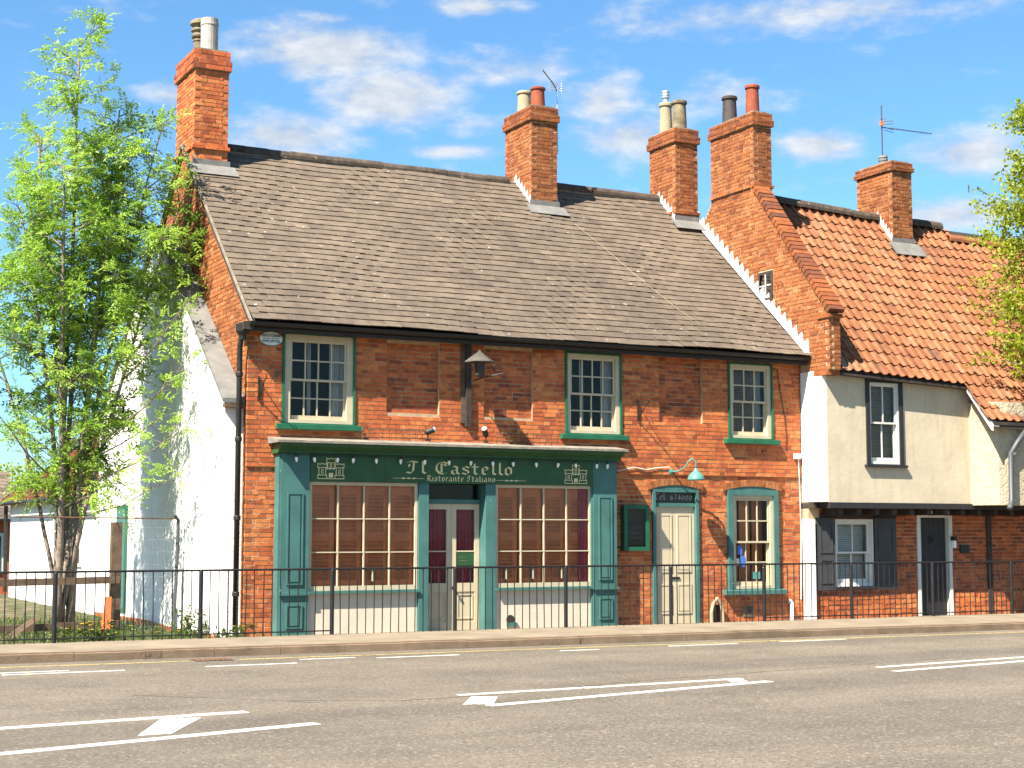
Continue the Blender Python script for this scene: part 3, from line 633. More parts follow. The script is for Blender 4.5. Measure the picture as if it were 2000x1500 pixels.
def shop_window(label, x0, x1, seed):
    w = link('shop_window', None, rest); w['label'] = label
    frame_ring('sash_frame', SASH, w, x0, x1, .62, 2.297, .045, SY + .05, SY + .12, .05, .07)
    a, b, c, d = x0 + .045, x1 - .045, .69, 2.247; y = SY + .06
    for k in range(1, 4): xx = a + (b - a) * k / 4; B('glazing_bar', SASH, w, xx - .011, xx + .011, y, y + .045, c, d)
    for k in range(1, 3): zz = c + (d - c) * k / 3; B('glazing_bar', SASH, w, a, b, y + .004, y + .046, zz - .009, zz + .009)
    for i in range(4):
        for k in range(3): pane(w, a + (b - a) * i / 4 + .014, a + (b - a) * (i + 1) / 4 - .014, c + (d - c) * k / 3 + .009, c + (d - c) * (k + 1) / 3 - .009, y + .025)
    B('shop_sill', TEAL, w, x0 - .01, x1 + .01, SY - .02, SY + .13, .575, .618)
    # louvred shutters behind the glass
    n = 4; wd = (x1 - x0) / n
    for i in range(n):
        s0, s1 = x0 + wd * i + .01, x0 + wd * (i + 1) - .01; k = MB(); ys = SY + .135
        for e0, e1 in ((s0, s0 + .09), (s1 - .09, s1)): k.box(e0, e1, ys, ys + .03, .64, 2.26)
        for z0, z1 in ((.64, .76), (1.38, 1.50), (2.1, 2.26)): k.box(s0 + .09, s1 - .09, ys + .002, ys + .028, z0, z1)
        for z0, z1 in ((.76, 1.38), (1.5, 2.1)):
            z = z0
            while z < z1 - .03: k.hexa([(s0 + .09, ys, z), (s1 - .09, ys, z), (s1 - .09, ys + .028, z + .052), (s0 + .09, ys + .028, z + .052), (s0 + .09, ys, z + .012), (s1 - .09, ys, z + .012), (s1 - .09, ys + .028, z + .064), (s0 + .09, ys + .028, z + .064)]); z += .062
        k.build('louvred_shutter', SHUT, w)
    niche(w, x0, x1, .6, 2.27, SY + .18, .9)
    B('inner_ledge', SHUT, w, x0, x1, SY + .125, SY + .134, .58, .63)
    return w
sw1 = shop_window('twelve-pane shop window with brown shutters, castle emblem above its left', .945, 2.77, 1)
sw2 = shop_window('twelve-pane shop window with brown shutters nearest the menu case', 4.16, 5.98, 2)
curtain(sw2, 5.76, 5.93, .66, 2.25, SY + .122, CURT, 4, .006)
for w_, xs in ((sw1, (2.02,)), (sw2, (4.38, 4.88, 5.42))):
    for x_ in xs:
        lm_ = link('table_lamp', MB().lathe((x_, SY + .105, .67), [(.015, 0), (.015, .015), (.008, .02), (.008, .1)], 12).mesh('table_lamp', BLACK)); tag(lm_, 'small lamp with pale shade on the ledge behind shop window', 'lamp', 'lamps on the shop window ledge')
        lm_['label'] = {2.02: 'small pale-shaded lamp alone on the ledge of the left shop window', 4.38: 'pale-shaded lamp on the right shop window ledge, nearest the double door', 4.88: 'pale-shaded lamp on the right shop window ledge, middle of three', 5.42: 'pale-shaded lamp on the right shop window ledge, nearest the menu case'}[x_]
        MB().lathe((x_, SY + .105, .755), [(.026, 0), (.026, .1), (.02, .19), (.008, .22)], 14).build('lamp_shade', SASH, lm_)
for x0, x1 in ((.945, 2.77), (4.16, 5.98)):
    sr = B('stall_riser', mat('riser_paint', (.54, .47, .37), .8, .05, 3, .15, 20), rest, x0, x1, SY + .06, -.04, -.29, .572)
    if x0 > 4:
        MB().lathe((4.44, SY + .062, .10), [(.075, 0), (.075, .012)], 18, axis=(0, -1, 0)).build('vent_hole', DARK, sr)
        B('vent_lip', TEAL, sr, 4.37, 4.56, SY + .03, SY + .058, .0, .05)
# double door set back in its lobby
dd = link('double_door', None, rest); dd['label'] = 'cream glazed double door with burgundy curtains, set back in the shopfront'
DY = .0
B('lobby_side', TEAL, dd, 2.83, 2.95, -.035, DY + .1, -.28, 2.29); B('lobby_side', TEAL, dd, 3.97, 4.09, -.035, DY + .1, -.28, 2.29)
B('lobby_soffit', GREEN, dd, 2.951, 3.969, SY + .16, DY + .1, 2.301, 2.34)
B('lobby_step', CEMENT, dd, 2.951, 3.969, SY + .02, DY + .2, -.3, -.07)
B('transom_rail', TEAL, dd, 2.951, 3.969, DY - .03, DY + .06, 1.98, 2.05); B('transom_glass', GLASS, dd, 2.951, 3.969, DY + .01, DY + .014, 2.051, 2.30)
B('transom_dark', DARK, dd, 2.951, 3.969, DY + .2, DY + .22, 1.9, 2.32)
for x0, x1 in ((2.955, 3.458), (3.462, 3.965)):
    fr = frame_ring('door_leaf', DOORC, dd, x0, x1, -.06, 1.978, .085, DY, DY + .045, .09, .14)
    B('lock_rail', DOORC, dd, x0 + .085, x1 - .085, DY + .001, DY + .044, .56, .70)
    B('glazing_bar', DOORC, dd, x0 + .085, x1 - .085, DY + .005, DY + .035, 1.20, 1.222)
    B('lower_panel', DOORC, dd, x0 + .085, x1 - .085, DY + .015, DY + .03, .08, .56)
    frame_ring('panel_moulding', DOORC, dd, x0 + .11, x1 - .11, .12, .52, .02, DY + .004, DY + .0148)
    for z0, z1 in ((.70, 1.20), (1.222, 1.888)): pane(dd, x0 + .085, x1 - .085, z0, z1, DY + .02)
    curtain(dd, x0 + .07, x1 - .07, .66, 1.93, DY + .09, CURT, 6, .018)
MB().lathe((3.50, DY, .62), [(.03, 0), (.03, .012), (.012, .015), (.012, .04), (.028, .05), (.02, .07)], 12, axis=(0, -1, 0)).build('door_knob', BLACK, dd)
B('open_sign', GREEN, dd, 3.56, 3.87, DY + .012, DY + .016, .98, 1.2)
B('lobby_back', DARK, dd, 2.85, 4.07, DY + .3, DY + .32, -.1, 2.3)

# ------------------------------------------------------------------ lettering
GL = {'l': ([[(.25, 1.5), (.25, .2), (.42, .03)]], .52), 'i': ([[(.12, .9), (.25, 1.0), (.25, .2), (.42, .03)], [(.2, 1.35), (.3, 1.42)]], .52),
 'o': ([[(.36, 1.0), (.2, .82), (.2, .2), (.4, .02)], [(.36, 1.0), (.62, .8), (.62, .2), (.4, .02)]], .82),
 'a': ([[(.15, .82), (.36, 1.0), (.58, .85), (.58, .18), (.74, .03)], [(.58, .58), (.2, .42), (.2, .15), (.36, .02), (.58, .2)]], .86),
 's': ([[(.62, .84), (.4, 1.0), (.2, .82), (.25, .62), (.56, .42), (.6, .2), (.4, .02), (.15, .16)]], .78),
 't': ([[(.3, 1.32), (.3, .18), (.45, .02), (.62, .14)], [(.1, .95), (.58, .95)]], .70),
 'e': ([[(.22, .8), (.22, .2), (.42, .02), (.66, .2)], [(.22, .8), (.42, 1.0), (.62, .8), (.56, .62), (.22, .46)]], .80),
 'n': ([[(.1, .88), (.24, 1.0), (.24, .03)], [(.24, .8), (.48, 1.0), (.66, .84), (.66, .14), (.78, .03)]], .92),
 'r': ([[(.1, .88), (.24, 1.0), (.24, .03)], [(.24, .8), (.42, 1.0), (.58, .86)]], .68),
 'I': ([[(.08, 1.36), (.35, 1.5), (.8, 1.4)], [(.55, 1.42), (.5, .35), (.32, .04), (.05, .14)], [(.2, 1.1), (.2, .85)]], .98),
 'C': ([[(1.0, 1.32), (.72, 1.5), (.36, 1.34), (.2, 1.0), (.2, .5), (.4, .12), (.7, .0), (1.02, .22)], [(.58, 1.3), (.58, .22)], [(.78, 1.2), (.95, 1.05)]], 1.18),
 'R': ([[(.28, 1.42), (.28, .12), (.1, .0)], [(.08, 1.34), (.5, 1.5), (.82, 1.26), (.7, .92), (.32, .8)], [(.5, .8), (.7, .3), (.98, .03)]], 1.05),
 'T': ([[(.08, 1.34), (.42, 1.5), (.95, 1.42)], [(.6, 1.42), (.32, 1.05), (.26, .5), (.5, .03), (.88, .25)]], 1.0),
 ':': ([[(.16, .8), (.26, .87)], [(.16, .12), (.26, .19)]], .45), ' ': ([], .55),
 '6': ([[(.62, 1.25), (.32, 1.05), (.18, .6), (.22, .2), (.42, .02), (.64, .25), (.6, .55), (.4, .7), (.2, .55)]], .84), '7': ([[(.1, 1.2), (.68, 1.22), (.42, .6), (.34, .02)]], .80),
 '4': ([[(.55, .02), (.55, 1.25), (.1, .42), (.75, .42)]], .86), '0': ([[(.4, 1.02), (.18, .8), (.18, .25), (.4, .02), (.64, .25), (.64, .8), (.4, 1.02)]], .84)}
def write(text, parent, x, z, h, width, y, m, nib=.19, name='lettering', ang=40):
    adv = sum(GL[c][1] for c in text); sx = width / adv; n = 0; cx = x
    dx, dz = math.cos(math.radians(ang)) * nib / 2, math.sin(math.radians(ang)) * nib / 2
    for c in text:
        k = MB()
        for st in GL[c][0]:
            for (ax, az), (bx, bz) in zip(st, st[1:]):
                L = math.hypot(bx - ax, bz - az); ex, ez = (bx - ax) / L * .03, (bz - az) / L * .03
                q = [(ax - ex - dx, az - ez - dz), (ax - ex + dx, az - ez + dz), (bx + ex + dx, bz + ez + dz), (bx + ex - dx, bz + ez - dz)]
                n += 1; yy = y - .001 - .00025 * (n % 7)
                k.prism([(cx + px * sx, yy, z + pz * h) for px, pz in q], (0, .0008, 0))
        cx += GL[c][1] * sx
        if k.v: k.build('letter', m, parent, fix=True)
write('Il Castello', fas, 2.55, 2.452, .128, 1.92, SY, GOLD); write('Ristorante Italiano', fas, 2.90, 2.335, .062, 1.24, SY, GOLD, nib=.21)
write('Tel: 674000', dr, 7.41, 2.085, .075, .80, .06, GREYT, nib=.16)
def pen(k, pts, w, y, closed=False):
    P = pts + [pts[0]] if closed else pts
    for n, ((ax, az), (bx, bz)) in enumerate(zip(P, P[1:])):
        L = math.hypot(bx - ax, bz - az)
        if L < 1e-6: continue
        ex, ez = (bx - ax) / L * w / 2, (bz - az) / L * w / 2; nx, nz = -ez, ex; yy = y - .001 - .0002 * (len(k.f) // 6 % 9)
        k.prism([(ax - ex + nx, yy, az - ez + nz), (bx + ex + nx, yy, bz + ez + nz), (bx + ex - nx, yy, bz + ez - nz), (ax - ex - nx, yy, az - ez - nz)], (0, .0008, 0))
def castle(x0, z0, w, h):
    k = MB(); T = .011; S = lambda a: [(x0 + px * w, z0 + pz * h) for px, pz in a]
    R = lambda a, b, c, d: S([(a, c), (b, c), (b, d), (a, d)])
    for o in (0, .66):
        pen(k, R(o, o + .34, 0, .17), T, SY, True); pen(k, R(o + .04, o + .30, .17, .52), T, SY, True)
        pen(k, S([(o, .52), (o, .72), (o + .09, .68), (o + .17, .72), (o + .25, .68), (o + .34, .72), (o + .34, .52)]), T, SY, True); pen(k, R(o + .14, o + .20, .26, .42), T * .8, SY, True)
    pen(k, S([(.34, .45), (.40, .50), (.46, .45), (.54, .50), (.60, .45), (.66, .50)]), T, SY); pen(k, R(.37, .63, .50, .76), T, SY, True)
    pen(k, S([(.34, .76), (.34, .98), (.42, .93), (.5, .98), (.58, .93), (.66, .98), (.66, .76)]), T, SY, True); pen(k, R(.47, .53, .56, .70), T * .8, SY, True); pen(k, S([(.34, .0), (.66, .0)]), T, SY)
    k.prism([(x, SY - .0035, z) for x, z in R(.42, .58, .06, .27)], (0, .0008, 0)); return k.build('castle_emblem', GOLD, fas, fix=True)
castle(1.06, 2.345, .43, .325); castle(5.44, 2.335, .42, .315)
for x0, x1, z in ((2.32, 2.86, 2.372), (4.16, 4.70, 2.362)):
    k = MB(); pen(k, [(x0, z), (x1, z)], .006, SY); xm = (x0 + x1) / 2
    for d in (-.09, 0, .09): k.prism([(xm + d - .045, SY - .003, z), (xm + d, SY - .003, z + .014), (xm + d + .045, SY - .003, z), (xm + d, SY - .003, z - .014)], (0, .0008, 0))
    k.build('sign_flourish', GOLD, fas, fix=True)
# ------------------------------------------------------------------ things on the front
sl_ = thing('string_lights', 'row of pale bulbs hanging along the top of the green shop sign', 'string lights')
xs = [.68, .97, 1.36, 1.62, 2.0, 2.42, 2.84, 3.26, 3.66, 4.05, 4.42, 4.85, 5.28, 5.6, 6.02, 6.23]
MB().tube([(x, SY - .075, 2.70) for x in (.5, 2, 4, 6.4)], .006, 6).build('cable', BLACK, sl_)
bulb = MB().lathe((0, 0, 0), [(.004, -.10), (.014, -.085), (.024, -.055), (.024, -.035), (.016, -.015)], 12).mesh('bulb', BULB, smooth=True)
hold = MB().lathe((0, 0, 0), [(.019, -.02), (.019, .025), (.01, .03)], 10).mesh('bulb_holder', BLACK)
for x in xs:
    h_ = link('bulb_holder', hold, sl_); h_.location = (x, SY - .075, 2.685); b_ = link('bulb', bulb, sl_); b_.location = (x, SY - .075, 2.685); b_.rotation_euler = (random.uniform(-.2, .2), random.uniform(-.2, .2), 0)
def spot(x, d, label):
    t = thing('spotlight', label, 'spotlight', (0, 0, 0), 'spotlights above the shop sign')
    MB().lathe((x, -.12, 2.985), [(.045, 0), (.045, .02), (.012, .025), (.012, .12)], 12).build('stand', BLACK, t)
    ax = Vector(d).normalized(); c = Vector((x, -.12, 3.13))
    MB().lathe(c - ax * .06, [(.03, 0), (.042, .03), (.045, .12), (.05, .17), (.045, .172)], 16, axis=ax).build('lamp_body', BLACK, t); MB().lathe(c + ax * .113, [(.046, 0), (.040, .012), (.02, .02)], 16, axis=ax).build('lens', LEADW, t)
spot(2.98, (.8, -.5, .35), 'black spotlight on the shop cornice turned towards the lantern'); spot(4.02, (-.45, -.5, .65), 'black spotlight on the shop cornice tilted up, right of the lantern post')
def spikes(x0, x1, label):
    k = MB()
    for z in (3.02, 3.08, 3.14): k.tube([(x0, -.16, z), (x1, -.16, z + random.uniform(-.01, .01))], .008, 5)
    x = x0
    while x <= x1: k.tube([(x, -.16, 2.95), (x + random.uniform(-.01, .01), -.16, 3.17)], .007, 5); x += .115
    tag(k.build('wire_guard', RUST), label, 'wire guard', 'rusty wire guards on the cornice')
spikes(1.83, 2.93, 'rusty wire guard on the cornice under the wide upstairs window'); spikes(4.2, 5.4, 'rusty wire guard on the cornice right of the lantern post')
# lantern on a post
lt = thing('lantern', 'black hooded lantern with scroll bracket on a dark wall post', 'lantern')
B('wall_post', OAK, lt, 3.69, 3.78, -.075, .0, 3.25, 4.62); B('back_strip', WOOD, lt, 3.615, 3.685, -.03, .0, 3.3, 4.6)
MB().tube([(3.74, -.08, 3.98), (3.8, -.45, 4.02), (3.98, -.62, 4.06), (4.06, -.66, 4.08)], .012, 8).build('arm', BLACK, lt)
MB().tube([(3.97 + .08 * math.cos(t) * (1 - t / 9), -.6, 4.16 + .09 * math.sin(t) * (1 - t / 9)) for t in [k * .5 for k in range(13)]], .01, 6).build('scroll', BLACK, lt)
MB().lathe((3.76, -.42, 4.27), [(.25, 0), (.245, .012), (.03, .17), (.015, .2)], 6).build('hood', mat('hood_zinc', (.08, .07, .06), .6, .2), lt)
MB().lathe((3.76, -.42, 4.03), [(.05, 0), (.075, .03), (.09, .20), (.1, .24)], 6).build('glass_body', POTD, lt)
def basket_bracket(x, z, label):
    t = thing('hanging_bracket', label, 'bracket', (0, 0, 0), 'hanging basket brackets')
    B('wall_plate', BLACK, t, x - .012, x + .012, -.035, -.004, z - .18, z + .19)
    MB().tube([(x, -.03, z + .13), (x, -.30, z + .10), (x, -.36, z + .13), (x, -.38, z + .17), (x, -.35, z + .2)], .009, 6).build('arm', BLACK, t); MB().tube([(x, -.03, z - .14), (x, -.16, z - .02), (x, -.28, z + .10)], .009, 6).build('brace', BLACK, t)
basket_bracket(.17, 3.72, 'iron basket bracket on the brick corner beside the wide upstairs window'); basket_bracket(7.04, 3.62, 'iron basket bracket on the brick between the two right upstairs windows')
gl = thing('gooseneck_lamp', 'teal enamel gooseneck lamp above the cream door', 'lamp')
MB().lathe((7.72, 0, 2.58), [(.05, 0), (.05, .02), (.015, .03)], 14, axis=(0, -1, 0)).build('wall_rose', TEALM, gl)
MB().tube([(7.72, -.02, 2.58), (7.78, -.12, 2.58), (7.86, -.22, 2.64), (7.91, -.28, 2.76), (7.955, -.32, 2.80), (8.0, -.345, 2.77), (8.01, -.35, 2.68), (8.01, -.35, 2.6)], .014, 8).build('neck', TEALM, gl, smooth=True)
MB().lathe((8.01, -.35, 2.42), [(.155, 0), (.15, .03), (.12, .10), (.06, .15), (.035, .17), (.035, .2), (.02, .21)], 22).build('lamp_shade', TEALM, gl, smooth=True)
mc = thing('menu_case', 'teal framed glazed menu case on the brick beside the cream door', 'menu case')
frame_ring('frame', BGREEN, mc, 6.69, 7.2, 1.2, 1.99, .07, -.10, .02); B('backing', DARK, mc, 6.75, 7.14, -.05, .02, 1.26, 1.93); pane(mc, 6.76, 7.13, 1.27, 1.92, -.085)
for k in range(4): B('paper', POTD, mc, 6.80, 7.09, -.055, -.051, 1.30 + k * .09, 1.36 + k * .09)
os_ = thing('oval_sign', 'small pale oval sign with writing and a number beside the wide upstairs window', 'sign')
MB().prism([(.355 + .185 * math.cos(t), -.02, 4.505 + .105 * math.sin(t)) for t in [k * math.pi / 16 for k in range(32)]], (0, .02, 0)).build('plate', PLATE, os_, fix=True)
MB().prism([(.355 + .192 * math.cos(t), -.012, 4.505 + .112 * math.sin(t)) for t in [k * math.pi / 16 for k in range(32)]], (0, .011, 0)).build('rim', GREEN, os_, fix=True)
def plain_text(body, parent, x, y, z, size, m, rot=(math.pi / 2, 0, 0)):
    cu = bpy.data.curves.new('writing', 'FONT'); cu.body = body; cu.size = size; cu.align_x = 'CENTER'; cu.align_y = 'CENTER'; cu.extrude = .0005; cu.offset = .002
    cu.materials.append(m); tmp = bpy.data.objects.new('tmp', cu); COL.objects.link(tmp); bpy.context.view_layer.update()
    me = bpy.data.meshes.new_from_object(tmp.evaluated_get(bpy.context.evaluated_depsgraph_get())); bpy.data.objects.remove(tmp)
    o = link('writing', me, parent, kind='stuff'); o.location = (x, y, z); o.rotation_euler = rot; return o
plain_text('ANTI-CRIME', os_, .355, -.0215, 4.55, .058, BLUEI); B('fine_print', BLUEI, os_, .225, .345, -.0215, -.0205, 4.503, 4.511); B('fine_print', BLUEI, os_, .362, .485, -.0215, -.0205, 4.501, 4.509); plain_text('07975 299 722', os_, .355, -.0215, 4.462, .048, BLUEI)
B('fine_print', POTG, dd, 3.61, 3.80, DY + .0105, DY + .0115, 1.055, 1.063); B('fine_print', POTG, dd, 3.60, 3.74, DY + .0105, DY + .0115, 1.11, 1.116)
ar_ = thing('stone_ornament', 'small pale pointed stone arch standing against the wall beside the door', 'ornament')
for s_ in (-1, 1): MB().tube([(8.63 + s_ * .12, -.05, -.12), (8.63 + s_ * .12, -.05, .12), (8.63 + s_ * .09, -.05, .24), (8.63, -.05, .36)], [.035, .034, .032, .03], 8).build('arch_side', POTC, ar_)
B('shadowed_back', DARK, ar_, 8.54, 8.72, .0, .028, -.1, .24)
ab = thing('air_brick', 'grey slotted air brick low in the wall under the ground floor window', 'air brick')
B('plate', POTG, ab, 9.25, 9.47, .015, .04, .02, .2)
for k in range(5): B('slot', DARK, ab, 9.27, 9.45, .012, .0149, .045 + k * .03, .06 + k * .03)
wp = tag(MB().tube([(10.30, -.03, -.15), (10.30, -.03, .2), (10.30, .06, .28)], .04, 10).build('waste_pipe', PVC), 'short white plastic waste pipe at the foot of the brick wall', 'pipe')
jb = thing('junction_box', 'small cream junction box with cable at the right end of the brick wall', 'box'); B('case', SASHW, jb, 10.40, 10.54, -.05, -.004, 2.86, 2.96); MB().tube([(10.5, -.02, 2.86), (10.52, -.02, 2.5), (10.535, -.02, 1.6), (10.53, .01, .3)], .008, 6).build('cable', PVC, jb)
tag(MB().tube([(10.06, -.012, 4.5), (10.12, -.014, 4.1), (10.2, -.014, 3.7), (10.25, -.012, 3.3), (10.24, -.012, 3.0)], .007, 6).build('wall_cable', BLACK), 'thin black cable drooping down the brick beside the twelve-pane upstairs window', 'cable')
tag(MB().tube([(6.6, -.03, 2.57), (6.75, -.02, 2.6), (6.95, -.02, 2.64), (7.2, -.02, 2.6), (7.4, -.02, 2.64), (7.68, -.02, 2.66)], .009, 6).build('wall_cable', SASHW), 'pale cable running across the brick between the shopfront and the gooseneck lamp', 'cable')
rc = [RP(*p) for p in ((7.37, 4.1, .03), (7.6, 3.4, .035), (7.95, 2.2, .035), (8.3, 1.2, .035), (8.75, .45, .04), (9.3, .02, .06))]
tag(MB().tube(rc, .0045, 6).build('roof_cable', POTC), 'white cable lying slantwise across the slate roof', 'cable')

# ================================================================== COTTAGE
PX0, PX1 = 10.6, 10.86
cot = thing('cottage', 'old cream rendered cottage with orange pantile roof and jettied upper floor', 'building')
sag = lambda x: -.045 * (x - 10.85) if x < 14.5 else -.164 - .01 * (x - 14.5)
CS = 1.24; CEY, CEZ, CRY = -.78, 4.46, 2.3
cz = lambda x, y: CEZ + CS * ((y if y < CRY else 2 * CRY - y) - CEY) + sag(x)
# party wall with coping, kneeler
PYF = -.85
ptop = lambda y: 8.20 - CS * abs(1.34 - y) if y < 1.34 else (8.20 if y < 2.8 else 8.2 - CS * (y - 2.8))
pw = MB().prism([(PX0 + .008, PYF + .01, 4.46), (PX0 + .008, -.30, 4.30), (PX0 + .008, -.02, -.3), (PX0 + .008, 5.4, -.3), (PX0 + .008, 5.4, ptop(5.4) - .02), (PX0 + .008, 2.8, 8.18), (PX0 + .008, 1.34, 8.18), (PX0 + .008, PYF + .01, ptop(PYF) - .03)], (PX1 - PX0 - .016, 0, 0)).build('party_wall', MORTAR, cot, fix=True)
def iv_party(z, k):
    lo = PYF + (.104 if k % 2 else 0)
    if z > ptop(PYF): lo = 1.34 - (8.20 - z - .05) / CS
    hi = 5.4 if z < ptop(5.4) else 2.8 + (8.2 - z - .05) / CS
    # hidden below the slate roof: start where the roof surface is under the course
    if lo >= hi - .05: return []
    iv = [(lo, hi)]
    ysl = [y * .05 for y in range(-6, 160) if rz(max(-.3, y * .05)) > z + .2]
    if ysl: iv = subtract(iv, max(min(ysl), -.25), min(9., max(ysl)))
    if 5.94 < z < 6.52: iv = subtract(iv, .78, 1.24)
    return iv
pb = lay(FL(PX0), 4.46, 8.16, iv_party, depth=.06) + lay(FF(PYF), 4.46, ptop(PYF) - .02, lambda z, k: [(PX0 + (.104 if k % 2 == 0 else 0), PX1)], depth=.08)
pb += lay(FRt(PX1), 4.46, 8.16, lambda z, k: [(q0, q1) for q0, q1 in ([(PYF + .1, 5.4)] if z < ptop(PYF) else [(1.34 - (8.2 - z - .05) / CS, 2.8 + (8.2 - z - .05) / CS)]) if q1 > q0 + .05], depth=.05)
bricks_to(pw, pb, BRICK2, 300, lambda c: c[0] < PX0 + .02)
# corbelled kneeler
for k, (o, z) in enumerate(((.0, 5.42), (.03, 5.50), (.03, 5.58))): pass
MB().box(PX0 - .03, PX1 + .02, PYF - .05, PYF + .3, 5.40, 5.47).build('kneeler_course', BRICK2, pw)
MB().box(PX0 - .012, PX1 + .012, PYF + .05, PYF + .45, 4.36, 4.455).build('corbel', BRICK2, pw)
# coping bricks on the rake
L_ = math.hypot(1.34 - PYF, (1.34 - PYF) * CS); n = int(L_ / .115)
for k in range(n):
    t0, t1 = k / n, (k + 1) / n - .006; j = random.uniform(-.006, .006)
    f = lambda t, o: (PYF - .02 + (1.36 - PYF) * t - o * .778, ptop(PYF) + (8.20 - ptop(PYF)) * t + o * .628)
    (ya, za), (yb, zb), (yc, zc_), (yd, zd) = f(t0, .0 + j), f(t1, .0 + j), f(t1, .10 + j), f(t0, .10 + j)
    MB().prism([(PX0 - .05, ya, za), (PX0 - .05, yb, zb), (PX0 - .05, yc, zc_), (PX0 - .05, yd, zd)], (PX1 - PX0 + .09, 0, 0), random.uniform(.0, .55)).build('coping_brick', BRICK2, pw, fix=True)
# stepped flashing where the slate roof meets the party wall
for k in range(26):
    a0, a1 = -.28 + k * .165, -.28 + (k + 1) * .165
    if a1 > 3.95: break
    x_ = PX0 - .012
    MB().prism([(x_, a0, rz(a0) + .01), (x_, a1, rz(a1) + .01), (x_, a1, rz(a1) + .09), (x_, a0 + .03, rz(a1) + .155), (x_, a0, rz(a0) + .10)], (.008, 0, 0)).build('flashing', LEADW, roof, fix=True)
MB().prism([(W - .10, -.3, rz(-.3) + .034), (PX0 - .013, -.3, rz(-.3) + .034), (PX0 - .013, 3.9, rz(3.9) + .034), (W - .10, 3.9, rz(3.9) + .034)], (0, -.004, .006)).build('flashing', LEADW, roof, fix=True)
# attic window in the party wall
aw = link('attic_window', None, cot); aw['label'] = 'tiny four-pane attic window in the brick party wall'
for y0, y1, z0, z1 in ((.79, .83, 5.95, 6.51), (1.19, 1.23, 5.95, 6.51), (.83, 1.19, 5.95, 6.0), (.83, 1.19, 6.46, 6.51), (1.0, 1.02, 6.0, 6.46), (.83, 1.0, 6.23, 6.25), (1.02, 1.19, 6.23, 6.25)):
    B('frame_bar', SASHW if y1 - y0 < .03 or z1 - z0 < .03 else OAK, aw, PX0 - .014, PX0 + .003, y0, y1, z0, z1)
for y0, z0 in ((.83, 6.0), (1.02, 6.0), (.83, 6.25), (1.02, 6.25)):
    o = link('pane', PANE, aw); o.rotation_euler = (0, 0, math.pi / 2); o.location = (PX0 - .002, y0 + .085, z0 + .105); o.scale = (.17, 1, .21)
B('room', DARK, aw, PX0 + .0035, PX0 + .0075, .79, 1.23, 5.95, 6.51)
# party stack
c4 = chimney(cot, 'chimney', PX0, 11.04, 1.34, 2.80, 8.16, 9.48, 9.75, BRICK2, ledge=8.24)
c4['label'] = 'broad twin chimney stack on the party wall with a dark pot and a red pot'
pot(c4, 10.82, 2.42, 9.74, .16, .60, POTD); pot(c4, 10.83, 1.66, 9.74, .145, .64, POTR)
MB().box(10.72, 10.95, 1.5, 1.9, 9.75, 9.80).build('cement_flaunching', CEMENT, c4)
# walls
xw = 14.13
cw = link('upper_wall', wall_cells(PX0 + .1, xw + .3, 2.06, 4.42, [(11.60, 12.48, 2.76, 4.37)], -.62, -.36).mesh('upper_wall', CREAM), cot)
B('return_wall', WHITE, cot, PX0 - .005, PX0 + .099, -.615, .0, 2.07, 4.455)
B('return_wall_top', WHITE, cot, PX0 + .1, PX0 + .3, -.35, .0, 2.07, 4.36)
cwin, q = sash_window('window', 'four-pane upstairs cottage window with dark frame and brown blind', 11.60, 12.48, 2.76, 4.37, 2, 1, 1, m=SASHW, gm=GREYB, gw=.085, fw_=.035, sillm=GREYB, y=-.62, thing_=cot, sill=False)
B('sill', GREYB, cwin, 11.55, 12.53, -.69, -.55, 2.71, 2.758); blinds(cwin, q[0], q[1], q[2], q[3], -.44, BLIND)
# rounded roughcast bay
bp = [(xw, -.60), (xw + .015, -.85), (xw + .07, -1.05), (xw + .19, -1.18), (xw + .40, -1.25), (xw + .9, -1.27), (xw + 6, -1.45), (xw + 6, -.3), (xw + .3, -.3)]
MB().prism([(x, y, 2.03) for x, y in bp], (0, 0, 1.95)).build('roughcast_bay', ROUGHCAST, cot, fix=True, smooth=False)
MB().prism([(xw - .2, -.80, cz(14, -.80) - .12), (xw - .2, -1.42, cz(14, -1.42) - .12), (xw - .2, -1.42, cz(14, -1.42) - .01), (xw - .2, -.80, cz(14, -.80) - .01)], (.045, 0, 0)).build('barge_board', SASHW, cot, fix=True)
MB().prism([(xw - .15, -.80, cz(14, -.80) - .05), (xw - .15, -1.42, cz(14, -1.42) - .05), (xw - .15, -1.42, cz(14, -1.42) - .03), (xw - .15, -.80, cz(14, -.80) - .03)], (.14, 0, 0)).build('lead_strip', LEAD, cot, fix=True)
B('bressummer', GREYB, cot, PX0 + .1, xw + 6, -.66, -.30, 1.955, 2.055)
for k in range(16): B('joist_end', OAK, cot, 10.95 + k * .42, 11.05 + k * .42, -.60, -.0, 1.84, 1.95)
B('jetty_soffit', OAK, cot, PX0, 20, -.31, .3, 1.96, 2.05)
# ground floor
LY = -.12
lh = [(11.22, 12.12, .52, 1.76), (13.25, 14.0, -.3, 1.84)]
lw = wall_cells(PX0 + .12, 20, -.3, 1.98, lh, LY + .008, .2).build('lower_wall', MORTAR, cot)
def iv_low(z, k):
    iv = [(PX0 + .12, 17.2)]
    for h in lh:
        if h[2] < z < h[3]: iv = subtract(iv, h[0], h[1])
    return iv
bricks_to(lw, lay(FF(LY), .36, 1.97, iv_low, tones=(0., .7)) + lay(FF(LY), -.28, .36, iv_low, h=.092, jit=.016, n=.01, tones=(.2, 1.)), BRICK)
B('white_pier', WHITE, cot, PX0 - .01, PX0 + .118, -.20, .0, -.3, 1.76)
lwin, q = sash_window('window', 'white four-pane ground floor cottage window with white blind between shutters', 11.22, 12.12, .52, 1.76, 2, 1, 1, m=SASHW, gm=SASHW, gw=.03, fw_=.03, y=LY, thing_=cot, sill=False)
